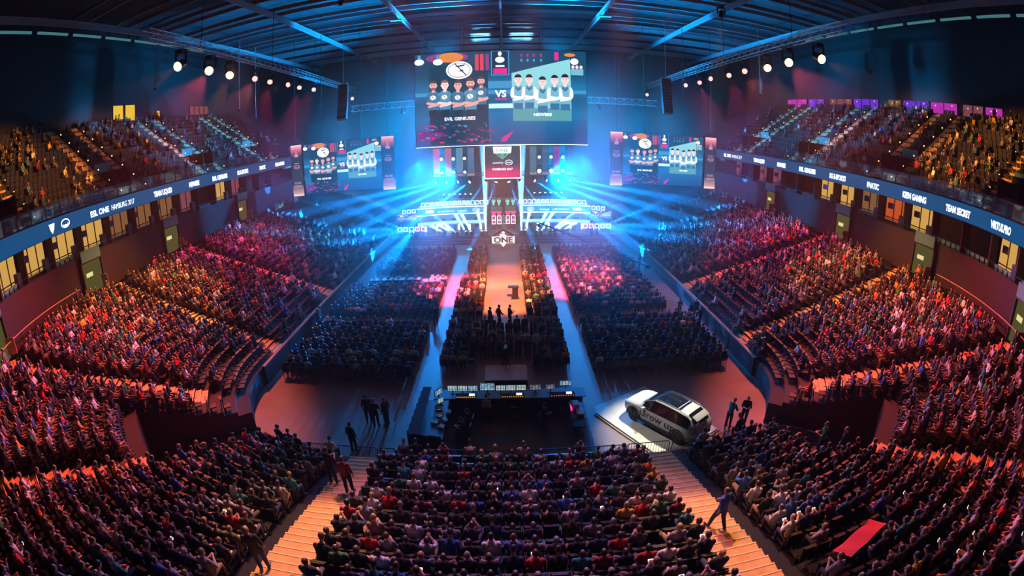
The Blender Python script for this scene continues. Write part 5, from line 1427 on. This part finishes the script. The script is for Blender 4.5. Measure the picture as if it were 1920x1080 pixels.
m = MB(); drape(m, (-3.7, 2.02, 0), (4.3, 2.02, 0), 0, .95, 40); m.build('front_drape', M['drape'], t)
for i, (x, y, w_, h_) in enumerate(((-.5, -.5, 1.2, .7), (.1, -2.1, 2.6, .6))):
    m = MB(); m.box((x, y, .125), (w_, h_, .01)); m.build('floor_mat', mat('brown_mat', (.20, .11, .08), .8), t)
screen_ui = []
def ui(name, cols):
    m, N, L = newmat(name); N.remove(N['Principled BSDF']); tc = N.new('ShaderNodeTexCoord'); br = N.new('ShaderNodeTexBrick')
    br.inputs['Scale'].default_value = 3.2; br.inputs['Mortar Size'].default_value = .05; br.offset = .0
    for s_, c in zip(('Color1', 'Color2', 'Mortar'), cols): br.inputs[s_].default_value = (*c, 1)
    mp = N.new('ShaderNodeMapping'); mp.inputs['Rotation'].default_value = (PI / 2, 0, 0); L.new(tc.outputs['Object'], mp.inputs[0]); L.new(mp.outputs[0], br.inputs['Vector'])
    e = N.new('ShaderNodeEmission'); e.inputs['Strength'].default_value = .9; L.new(br.outputs['Color'], e.inputs['Color']); L.new(e.outputs[0], N['Material Output'].inputs['Surface']); m.cycles.emission_sampling = 'NONE'; return m
UI = [ui('ui_pale', ((.75, .85, .80), (.45, .65, .65), (.05, .08, .1))), ui('ui_blue', ((.10, .35, .6), (.55, .75, .85), (.02, .04, .06))), ui('ui_dark', ((.12, .06, .12), (.30, .30, .40), (.02, .02, .03)))]
def monitor(x, y, w_, h_, z, k, label, rz=0.0):
    t = thing('monitor', label, 'monitor', (x, y, z), rz, 'monitors on the control desk')
    m = MB(); m.box((0, .02, h_ / 2 + .14), (w_, .04, h_)); m.build('casing', M['black'], t)
    m = MB(); m.quad((-w_ / 2 + .02, -.003, .16), (w_ / 2 - .02, -.003, .16), (w_ / 2 - .02, -.003, h_ + .12), (-w_ / 2 + .02, -.003, h_ + .12)); m.build('screen', UI[k], t)
    m = MB(); m.box((0, .03, .08), (.06, .04, .16)); m.box((0, .03, .01), (.28, .2, .02)); m.build('stand', M['dark'], t)
for i, (x, w_, h_, z, k) in enumerate(((-2.95, .52, .34, .975, 0), (-2.40, .52, .34, .975, 0), (-1.85, .52, .34, .975, 1), (-1.08, .80, .46, 1.0, 1), (-.38, .52, .34, .975, 0), (.16, .52, .34, .975, 0), (.70, .52, .34, .975, 0), (1.45, .60, .36, .975, 2), (2.25, .50, .32, .975, 2), (3.05, .62, .30, 1.2, 1))):
    monitor(x - .1, 22.05, w_, h_, z, k, 'lit monitor, %s from the draped side in the row on the control desk' % ordinal(i + 1))
monitor(-3.75, 21.7, .55, .36, .95, 1, 'tilted lit monitor at the corner of the side desk', math.radians(55)); monitor(-3.55, 20.9, .42, .3, .95, 0, 'small lit monitor on the side desk nearer the viewer', math.radians(50))
for i, (x, y, w_, lab) in enumerate(((-2.3, 21.62, 1.1, 'with amber keys under the three pale monitors'), (.15, 21.62, 1.2, 'with amber keys in the middle of the control desk'), (2.75, 21.6, 1.3, 'with red and white lights near the far end of the control desk'))):
    q = thing('mixing_console', 'long mixing console ' + lab, 'console', (x, y, .98), 0, 'mixing consoles on the control desk')
    m = MB(); R = Matrix.Rotation(math.radians(12), 3, 'X'); m.box((0, 0, .05), (w_, .42, .08), 0, R); m.build('body', M['black'], q)
    for j in range(10):
        m = MB(); c = R @ Vector((-w_ / 2 + .08 + j * (w_ - .16) / 9, -.10, .045)); m.box(c + Vector((0, 0, .05)), (.05, .05, .02), 0, R); m.build('lit_key', emit('key_amber', (1, .42, .05), .9) if i < 2 else emit('key_red', (1, .12, .10), .9), q)
    m = MB(); m.box(R @ Vector((w_ * .28, .10, .045)) + Vector((0, 0, .05)), (.3, .16, .01), 0, R); m.build('small_screen', M['phone'], q)
q = thing('equipment_cart', 'dark equipment cart with cables and a pink lit strip beside the blue aisle', 'cart', (3.35, 20.1, .125))
m = MB(); m.box((0, 0, .35), (.7, 1.5, .06)); m.box((0, 0, .85), (.7, 1.5, .06)); m.build('shelf', M['dark'], q)
for u in (-.3, .3):
    for v in (-.7, .7): m = MB(); m.beam((u, v, 0), (u, v, .86), .04, .04); m.build('leg', M['alu'], q)
m = MB(); m.box((-.1, .35, 1.0), (.4, .45, .25)); m.box((.1, -.3, .95), (.35, .5, .14)); m.build('device', M['grey'], q)
m = MB(); m.box((-.3, .1, .98), (.06, .4, .12)); m.build('lit_strip', M['pink'], q)
for i, (x, y) in enumerate(((-3.6, 20.5), (-3.5, 19.9), (-3.65, 19.3), (-3.3, 18.9), (-3.1, 20.2), (-3.2, 19.5))):
    q = thing('desk_device', '%s small electronic device from the monitors on the draped side desk' % ordinal(i + 1), 'device', (x, y, .945), .4 * i, 'small devices on the side desk')
    m = MB(); m.box((0, 0, .05), (.28 + .05 * (i % 3), .22, .10)); m.build('case', M['white'] if i == 1 else M['grey'], q)
    m = MB(); m.box((0, -.11, .06), (.16, .01, .03)); m.build('display', M['teal'], q)
def office_chair(x, y, rz, label):
    t = thing('office_chair', label, 'chair', (x, y, .125), rz, 'chairs inside the control island')
    m = MB(); m.box((0, 0, .345), (.46, .44, .06)); m.build('seat', M['dark'], t)
    m = MB(); m.box((0, -.29, .74), (.42, .06, .5)); m.build('backrest', M['dark'], t)
    m = MB(); m.cyl((0, 0, .06), (0, 0, .32), .03, 8)
    for k in range(5): a = k * 2 * PI / 5; m.beam((0, 0, .07), (.28 * math.cos(a), .28 * math.sin(a), .04), .05, .04)
    m.build('base', M['dark'], t)
office_chair(-1.2, 20.75, .1, 'black office chair with the operator in pale clothes'); office_chair(.2, 20.7, -.1, 'empty black office chair in the middle of the control island'); office_chair(1.7, 20.0, .6, 'black office chair with the operator near the far end'); office_chair(-2.1, 19.7, 1.4, 'black office chair by the draped side desk'); office_chair(-2.2, 18.9, 1.5, 'black office chair by the side desk nearest the barrier')
for (kind, x, y, rz, top, hair, lab) in (('sit_forward', -1.2, 20.8, .1, 'pale grey', 'dark brown', 'person in pale grey top leaning over the control desk'), ('sit_hands', 1.7, 20.05, .6, 'black', 'black', 'person in black seated at the far end of the control island'), ('sit_hands', -2.1, 19.7, 1.4, 'black', 'brown', 'person in black seated at the draped side desk'), ('sit_phone', -2.2, 18.95, 1.5, 'charcoal', 'black', 'person in charcoal seated at the side desk nearest the barrier')):
    person(kind, (x, y, .14), rz, lab, top, hair)

# wooden riser with a camera operator between the seats
t = thing('camera_riser', 'wooden camera riser between the floor seats behind the control desk', 'riser', (-.2, 25.3, 0))
m = MB(); m.box((0, 0, .42), (2.5, 1.9, .06)); m.build('deck', mat('riser_wood', (.62, .36, .24), .55, noise=.1, scale=3), t)
m = MB(); drape(m, (-1.24, -.94, 0), (1.24, -.94, 0), 0, .40, 16); m.build('skirt', M['drape'], t)
for u in (-1.15, 1.15):
    for v in (-.85, .85): m = MB(); m.beam((u, v, 0), (u, v, .40), .06, .06); m.build('leg', M['alu'], t)
person('stand_lean', (-.25, 26.6, 0), 0, 'person in black standing at the wooden riser with a camera', 'black', 'black', 'dark', 1)
t = thing('camera_tripod', 'dark broadcast camera on a tripod in the middle of the wooden riser', 'camera', (-.2, 25.9, .45))
m = MB(); m.box((0, .05, 1.28), (.2, .5, .22)); m.build('camera_body', M['black'], t); m = MB(); m.cyl((0, .28, 1.28), (0, .5, 1.28), .08, 10); m.build('lens', M['dark'], t)
for k in range(3): a = k * 2 * PI / 3 + .5; m = MB(); m.cyl((.3 * math.cos(a), .3 * math.sin(a), 0), (0, 0, 1.15), .025, 6); m.build('leg', M['dark'], t)

# tables with equipment between the floor blocks
for i, (x, w_) in enumerate(((-12.2, 2.2), (-9.6, 2.6), (-6.6, 1.6))):
    t = thing('work_table', '%s bright table from the side boards in the gap between the floor blocks' % ordinal(i + 1), 'table', (x, 43.4, 0), 0, 'tables between the floor blocks')
    m = MB(); m.box((0, 0, .76), (w_, .8, .04)); m.build('table_top', M['cream'], t); m = MB(); drape(m, (-w_ / 2, -.38, 0), (w_ / 2, -.38, 0), 0, .75, 12); m.build('skirt', M['drape'], t)
    for u in (-w_ / 2 + .1, w_ / 2 - .1): m = MB(); m.beam((u, .3, 0), (u, .3, .75), .05, .05); m.build('leg', M['alu'], t)
    for j in range(3):
        q = thing('table_box', '%s small box on the %s bright table' % (ordinal(j + 1), ordinal(i + 1)), 'box', (x - w_ / 3 + j * w_ / 3.2, 43.45, .78), .2 * j, 'boxes on the bright tables')
        m = MB(); m.box((0, 0, .12), (.3, .25, .24)); m.build('body', (M['white'], M['grey'], M['ply'])[j], q); m = MB(); m.box((0, 0, .25), (.31, .26, .03)); m.build('lid', M['grey'], q)
t = thing('equipment_case', 'large dark flight case with pale lid beside the bright tables', 'case', (-7.0, 42.2, 0)); m = MB(); m.box((0, 0, .45), (1.9, .8, .8)); m.build('body', M['dark'], t); m = MB(); m.box((0, 0, .90), (1.92, .82, .12)); m.build('lid', mat('case_lid', (.3, .2, .22), .5), t)
for u in (-.8, .8): m = MB(); m.cyl((u, -.3, .05), (u, .3, .05), .05, 8); m.build('caster', M['rubber'], t)
t = thing('lectern', 'small dark lectern standing on the wide centre aisle', 'lectern', (.62, 39.5, 0)); m = MB(); m.box((0, 0, .5), (.5, .4, .95)); m.build('body', M['dark'], t); m = MB(); m.box((-.15, 0, 1.05), (.95, .6, .06)); m.build('top', M['dark'], t); m = MB(); m.box((0, 0, .02), (.7, .6, .04)); m.build('base', M['dark'], t)
# camera crane
t = thing('camera_crane', 'long dark camera crane reaching over the floor seats toward the stage', 'crane', (12.6, 45.2, 0))
a, b_ = Vector((0, 0, 1.65)), Vector((-9.0, 6.5, 4.2)); e = b_ + (a - b_) * 1.18
m = MB(); m.tube([a + (a - b_).normalized() * 1.5, b_], .07, 6); m.tube([a + Vector((0, 0, .25)), b_ + Vector((0, 0, .10))], .03, 6)
for k in range(14): q0 = a.lerp(b_, k / 14); q1 = a.lerp(b_, (k + 1) / 14); m.tube([q0 + Vector((0, 0, .25 - .15 * k / 14)), q1], .018, 4, cap=False)
m.build('boom', M['dark'], t)
m = MB(); m.box(b_ + Vector((-.1, .1, -.25)), (.3, .45, .3)); m.cyl(b_ + Vector((-.2, .35, -.25)), b_ + Vector((-.3, .6, -.28)), .09, 8); m.build('camera_head', M['black'], t)
m = MB(); m.box(a + (a - b_).normalized() * 1.5, (.5, .5, .4)); m.build('counterweight', M['dark'], t)
for k in range(3): g_ = k * 2 * PI / 3; m = MB(); m.cyl((.7 * math.cos(g_), .7 * math.sin(g_), 0), (0, 0, 1.55), .04, 6); m.build('leg', M['dark'], t)

# ------------------------------------------------------------------ car on its platform
CARP, CARH = Vector((7.92, 19.50, .16)), math.radians(125.5)
t = thing('car_platform', 'low cream platform under the white car', 'platform', (7.6, 20.1, 0), math.radians(120))
m = MB(); m.prism([(-2.75, -1.95), (2.9, -1.95), (2.9, 1.8), (2.4, 2.15), (-2.75, 2.15)], lambda u, v, w: (u, v, w), .13); m.build('deck', M['cream'], t)
m = MB(); m.prism([(-2.85, -2.05), (3.0, -2.05), (3.0, 1.85), (2.45, 2.25), (-2.85, 2.25)], lambda u, v, w: (u, v, w), .06); m.build('edge_trim', mat('platform_edge', (.45, .42, .36), .5), t)
car = thing('car', 'white car with a glass roof and dark side lettering parked on the cream platform', 'car', CARP, CARH)
ST = [(-2.33, .50, .86, .92, .70, .60), (-2.28, .40, .98, 1.06, .84, .70), (-2.16, .32, 1.02, 1.20, .90, .70), (-1.90, .28, 1.03, 1.46, .935, .67), (-1.60, .25, 1.03, 1.585, .945, .65), (-1.1, .22, 1.02, 1.635, .945, .645),
      (-.5, .20, 1.01, 1.65, .945, .645), (0, .20, 1.00, 1.64, .945, .64), (.4, .20, .99, 1.595, .945, .63), (.7, .20, .99, 1.48, .945, .63), (1.0, .21, .98, 1.27, .942, .66), (1.22, .22, .975, 1.09, .94, .70), (1.5, .24, .95, 1.045, .93, .72), (1.9, .27, .91, .99, .91, .68), (2.14, .31, .83, .91, .84, .60), (2.27, .38, .72, .80, .74, .50), (2.33, .46, .62, .68, .60, .40)]
def ring(st):
    x, z0, zb, zr, wb, wr = st
    pts = [(0, z0), (wb * .80, z0), (wb * .97, z0 + .10), (wb, z0 + (zb - z0) * .5), (wb * .985, zb - .05), (wb * .95, zb + .02), (wr + (wb * .95 - wr) * .45, zb + (zr - zb) * .55), (wr + .02, zr - (zr - zb) * .10), (wr * .86, zr - .005), (0, zr + .012)]
    return [Vector((x, y, z)) for y, z in pts] + [Vector((x, -y, z)) for y, z in pts[-2:0:-1]]
RG = [ring(s_) for s_ in ST]; nk = len(RG[0]); m = MB()
vs_ = [p for g_ in RG for p in g_]; fs_ = [(i * nk + j, (i + 1) * nk + j, (i + 1) * nk + (j + 1) % nk, i * nk + (j + 1) % nk) for i in range(len(RG) - 1) for j in range(nk)]
m.add(vs_, fs_, 0, True); m.add(RG[0], [tuple(range(nk))], 0, False); m.add(RG[-1], [tuple(range(nk - 1, -1, -1))], 0, False)
bo = m.build('body', mat('car_paint', (.78, .78, .76), .22, spec=.6), car)
def patch(name, mtl, i0, i1, j0, j1, push=.006, sx=1, tri=()):
    """panel laid just outside the body between stations i0..i1 and ring points j0..j1"""
    b = MB(); c0 = Vector((0, 0, .9))
    g_ = [[(RG[i][j] if sx > 0 else Vector((RG[i][j].x, -RG[i][j].y, RG[i][j].z))) for j in range(j0, j1 + 1)] for i in range(i0, i1 + 1)]
    P_ = [[p + (Vector((0, p.y, p.z - .9))).normalized() * push for p in row] for row in g_]
    w_ = j1 - j0 + 1; b.add([p for row in P_ for p in row], [(a_ * w_ + k, a_ * w_ + k + 1, (a_ + 1) * w_ + k + 1, (a_ + 1) * w_ + k) for a_ in range(i1 - i0) for k in range(j1 - j0)], 0, True)
    return b.build(name, mtl, car)
for sx in (1, -1): patch('side_window', M['carglass'], 3, 10, 5, 7, .008, sx)
G = M['carglass']
b = MB(); a0, a1, a2 = RG[9], RG[10], RG[11]
for sx in (1, -1): pass
def across(name, ia, ib, mtl, push, inset=.9):
    b = MB(); rows = []
    for i in range(ia, ib + 1):
        z = ST[i][3] + .012; w_ = ST[i][5] * inset; d = Vector((ST[min(i + 1, len(ST) - 1)][0] - ST[max(i - 1, 0)][0], 0, ST[min(i + 1, len(ST) - 1)][3] - ST[max(i - 1, 0)][3])).normalized(); n_ = Vector((-d.z, 0, d.x))
        rows.append([Vector((ST[i][0], w_ * u, z - .012 * abs(u) )) + n_ * push for u in (-1, -.5, 0, .5, 1)])
    b.add([p for r_ in rows for p in r_], [(i * 5 + k, i * 5 + k + 1, (i + 1) * 5 + k + 1, (i + 1) * 5 + k) for i in range(len(rows) - 1) for k in range(4)], 0, True)
    return b.build(name, mtl, car)
across('windscreen', 8, 11, G, .012, .97); across('glass_roof', 5, 8, G, .014, .80); across('rear_window', 2, 4, G, .014, .84)
b = MB(); b.box((-.95, 0, 1.655), (.05, 1.05, .02)); b.build('roof_bar', bo.data.materials[0], car)
for s_ in (1, -1):
    b = MB(); b.tube([(-1.7, s_ * .60, 1.60), (-1.2, s_ * .63, 1.675), (-.2, s_ * .63, 1.69), (.4, s_ * .61, 1.63)], .022, 6); b.build('roof_rail', M['silver'], car)
    for x in (-1.40, 1.46):
        b = MB(); b.tube([(x, s_ * .70, .36), (x, s_ * .93, .36), (x, s_ * .955, .36)], [.355, .36, .33], 24); w_ = b.build('wheel', M['rubber'], car)
        b = MB(); b.cyl((x, s_ * .94, .36), (x, s_ * .962, .36), .25, 20)
        for k in range(5): g_ = k * 2 * PI / 5; b.beam((x, s_ * .966, .36), (x + .24 * math.cos(g_), s_ * .966, .36 + .24 * math.sin(g_)), .05, .02)
        b.build('rim', M['dark'], w_)
        b = MB(); b.tube([(x + .44 * math.cos(g_), s_ * .935, .36 + .43 * math.sin(g_)) for g_ in lin(-.15, PI + .15, 14)], [(.05, .045)] * 15, 6); b.build('arch_trim', M['black'], car)
    b = MB(); b.box((.82, s_ * 1.02, 1.05), (.14, .20, .15)); b.box((.82, s_ * .95, 1.02), (.06, .1, .05)); b.build('mirror', bo.data.materials[0], car)
    b = MB(); b.tube([(-2.05, s_ * .90, .93), (-2.22, s_ * .85, .93), (-2.30, s_ * .66, .93), (-2.33, s_ * .45, .92)], [(.055, .03)] * 4, 6); b.build('tail_light', mat('tail_red', (.45, .01, .01), .2), car)
    b = MB(); b.tube([(2.0, s_ * .86, .80), (2.18, s_ * .76, .79), (2.28, s_ * .60, .77)], [(.06, .03)] * 3, 6); b.build('headlight', M['silver'], car)
    b = MB(); b.box((-.0, s_ * .945, .30), (2.2, .03, .12)); b.build('sill_trim', M['black'], car)
    b = MB(); sgn = -s_
    LD = M.setdefault('letter_dark', mat('letter_dark', (.02, .022, .03), .5))
    for body, off, w_ in (('Grow', .34, 1.45), ('up.', -.98, .85)):
        b = MB(); b.text(body, .56, lambda u, v, w: (sgn * u + off, s_ * (.958 - .06 * max(0, (v + .58) - .93) / .1), .58 + v), width=w_); b.build('side_lettering', LD, car)
b = MB(); b.box((-2.31, 0, .48), (.08, 1.4, .16)); b.build('rear_bumper_trim', M['black'], car)
b = MB(); b.box((-2.345, 0, .78), (.02, .52, .12)); b.build('number_plate', M['grey'], car)
b = MB(); b.disc((-2.32, 0, .95), (-1, 0, .15), .06, 14); b.build('rear_emblem', M['silver'], car)
b = MB(); b.box((2.33, 0, .56), (.04, .8, .22)); b.build('grille', M['black'], car)
b = MB(); b.box((-2.0, 0, 1.52), (.35, 1.1, .03), 0, Matrix.Rotation(-.35, 3, 'Y')); b.build('roof_spoiler', bo.data.materials[0], car)

# ------------------------------------------------------------------ people on their feet
for (kind, x, y, z, deg, top, hair, leg, lab) in (
    ('walk', -1.35, 32.9, 0, -60, 'black', 'black', 'dark', 'person in black striding along the orange centre aisle, first of the three walkers'),
    ('walk_b', -.70, 33.3, 0, -65, 'charcoal', 'dark brown', 'dark', 'person in charcoal walking in the middle of the three on the centre aisle'),
    ('stand_hold', .10, 33.3, 0, -75, 'charcoal', 'brown', 'dark', 'person in charcoal holding a phone, last of the three on the centre aisle'),
    ('stand', -7.45, 20.5, 0, 10, 'black', 'black', 'dark', 'person in black on the brown floor, first of three casting long shadows'),
    ('stand_hold', -6.95, 20.1, 0, 0, 'black', 'dark brown', 'dark', 'person in black in the middle of three standing with long blue shadows'),
    ('stand', -6.40, 20.3, 0, 60, 'charcoal', 'grey', 'jeans', 'person in charcoal nearest the control island of three standing with long shadows'),
    ('stand_lean', 11.35, 18.9, 0, -60, 'teal', 'grey', 'dark', 'person in teal jacket leaning beside the white car'),
    ('stand_hold', 12.35, 19.0, 0, 150, 'black', 'fair', 'dark', 'person in black with fair hair standing beyond the white car'),
    ('stand_hold', 12.58, 12.6, 2.445, 60, 'green', 'brown', 'dark', 'person in a bright green shirt standing before the dark corner exit'),
    ('stand', 12.99, 11.7, 2.693, 50, 'black', 'brown', 'dark', 'person in a black shirt standing beside the one in green'),
    ('stand', -6.75, 7.1, None, 20, 'charcoal', 'fair', 'jeans', 'man in a dark grey shirt standing on the orange stairway of the end stand'),
    ('walk_b', 6.25, 9.3, None, 25, 'blue', 'brown', 'jeans', 'person in blue climbing the orange stairway nearer the car'),
    ('stand', -5.95, 12.6, None, 0, 'maroon', 'dark brown', 'dark', 'person in a maroon hooded top standing at the foot of the orange stairway'),
    ('stand_hold', -6.8, 13.2, None, -20, 'black', 'black', 'dark', 'person in black standing on the upper orange steps looking at a phone'),
    ('stand', -7.6, 17.9, 0, -20, 'black', 'black', 'dark', 'person in black standing beyond the barrier near the brown floor'),
    ('stand', 14.2, 33.0, 0, 100, 'black', 'black', 'dark', 'person in black by the side boards, first of the group of four'),
    ('stand_hold', 14.7, 32.1, 0, 40, 'navy', 'brown', 'dark', 'person in navy by the side boards, nearest the viewer in the group of four'),
    ('stand', 15.0, 33.8, 0, 170, 'charcoal', 'black', 'dark', 'person in charcoal by the side boards, farthest in the group of four'),
    ('stand_cross', 13.6, 34.0, 0, 200, 'grey', 'dark brown', 'dark', 'person in grey with folded arms facing the group by the side boards'),
    ('stand', -15.0, 33.6, 0, -80, 'pale grey', 'grey', 'dark', 'person in a pale shirt standing by the side boards on the ribbon side'),
    ('stand', -14.85, 32.8, 0, -60, 'black', 'black', 'dark', 'person in black standing next to the one in the pale shirt'),
    ('walk', -5.5, 33.4, 0, 190, 'black', 'brown', 'dark', 'person in black stepping out of the block onto the pink aisle'),
    ('stand_hold', 14.0, 47.8, 0, 60, 'navy', 'black', 'dark', 'person in navy standing alone on the rose lit floor beside the seats')):
    if z is None:
        d = 16 - y if abs(x) < 7.5 else math.hypot(abs(x) - 7.5, 24 - y) - 8
        z = rowz(int(d / ROWD)) + (RISE / 2 + .01 if abs(abs(x) - 6.3) < .6 and (d / ROWD) % 1 > .5 else .015 if abs(abs(x) - 6.3) < .6 else 0)
        if 13 < x < 16: z = 0.0 if d < GAPD else rowz(int(d / ROWD))
    person(kind, (x, y, z), math.radians(deg), lab, top, hair, leg, random.choice((0, 1, 2, 4)), 'people on their feet')
# red flag spread over the seats of the end stand
t = thing('flag', 'large red cloth flag spread over laps in the end stand near the bottom', 'flag', (9.3, 6.0, rowz(12) + .05))
m = MB(); g_ = []
for i in range(15):
    for j in range(9):
        u, v = (i / 14 - .5) * 2.2, (j / 8 - .5) * .62
        ax = math.radians(20); x_, y_ = u * math.cos(ax) - v * math.sin(ax), u * math.sin(ax) + v * math.cos(ax)
        g_.append((x_, y_, .62 - .30 * v * 1.0 - .31 * y_ * .6 + .05 * math.sin(u * 5 + v * 3)))
m.add([(a_, b__, c_ + .22) for a_, b__, c_ in g_], [(i * 9 + j, (i + 1) * 9 + j, (i + 1) * 9 + j + 1, i * 9 + j + 1) for i in range(14) for j in range(8)], 0, True); m.build('cloth', M['flag'], t)
# ------------------------------------------------------------------ camera and world
pitch, yaw, roll = math.radians(18.68414481), math.radians(.51606823), math.radians(-.86528567)
cp, sp, cy, sy = math.cos(pitch), math.sin(pitch), math.cos(yaw), math.sin(yaw)
f = Vector((sy * cp, cy * cp, -sp)); r = Vector((cy, -sy, 0)); u = r.cross(f)
r2 = r * math.cos(roll) + u * math.sin(roll); u2 = -r * math.sin(roll) + u * math.cos(roll)
cd = bpy.data.cameras.new('camera'); cd.type = 'PANO'
cd.panorama_type = 'FISHEYE_EQUISOLID'; cd.fisheye_lens = 904.678 / 1920 * 36; cd.fisheye_fov = math.radians(220)
cd.sensor_width = 36; cd.sensor_height = 36 * 1080 / 1920; cd.sensor_fit = 'HORIZONTAL'; cd.clip_start = .05; cd.clip_end = 500
cam = bpy.data.objects.new('camera', cd)
mw = Matrix((r2, u2, -f)).transposed().to_4x4(); mw.translation = (0, 0, 14.3); cam.matrix_world = mw
link(cam); S.camera = cam
w = bpy.data.worlds.new('world'); S.world = w; w.use_nodes = True
w.node_tree.nodes['Background'].inputs[0].default_value = (.02, .03, .05, 1); w.node_tree.nodes['Background'].inputs[1].default_value = 0.0
S.view_settings.view_transform = 'Standard'; S.view_settings.look = 'None'; S.view_settings.gamma = 1; S.view_settings.use_curve_mapping = False
S.view_settings.exposure = 0.0
cy_ = S.cycles
cy_.max_bounces = 3; cy_.diffuse_bounces = 1; cy_.glossy_bounces = 2; cy_.transmission_bounces = 2; cy_.volume_bounces = 0; cy_.transparent_max_bounces = 8
cy_.use_denoising = True; cy_.caustics_reflective = False; cy_.caustics_refractive = False
cy_.use_light_tree = True
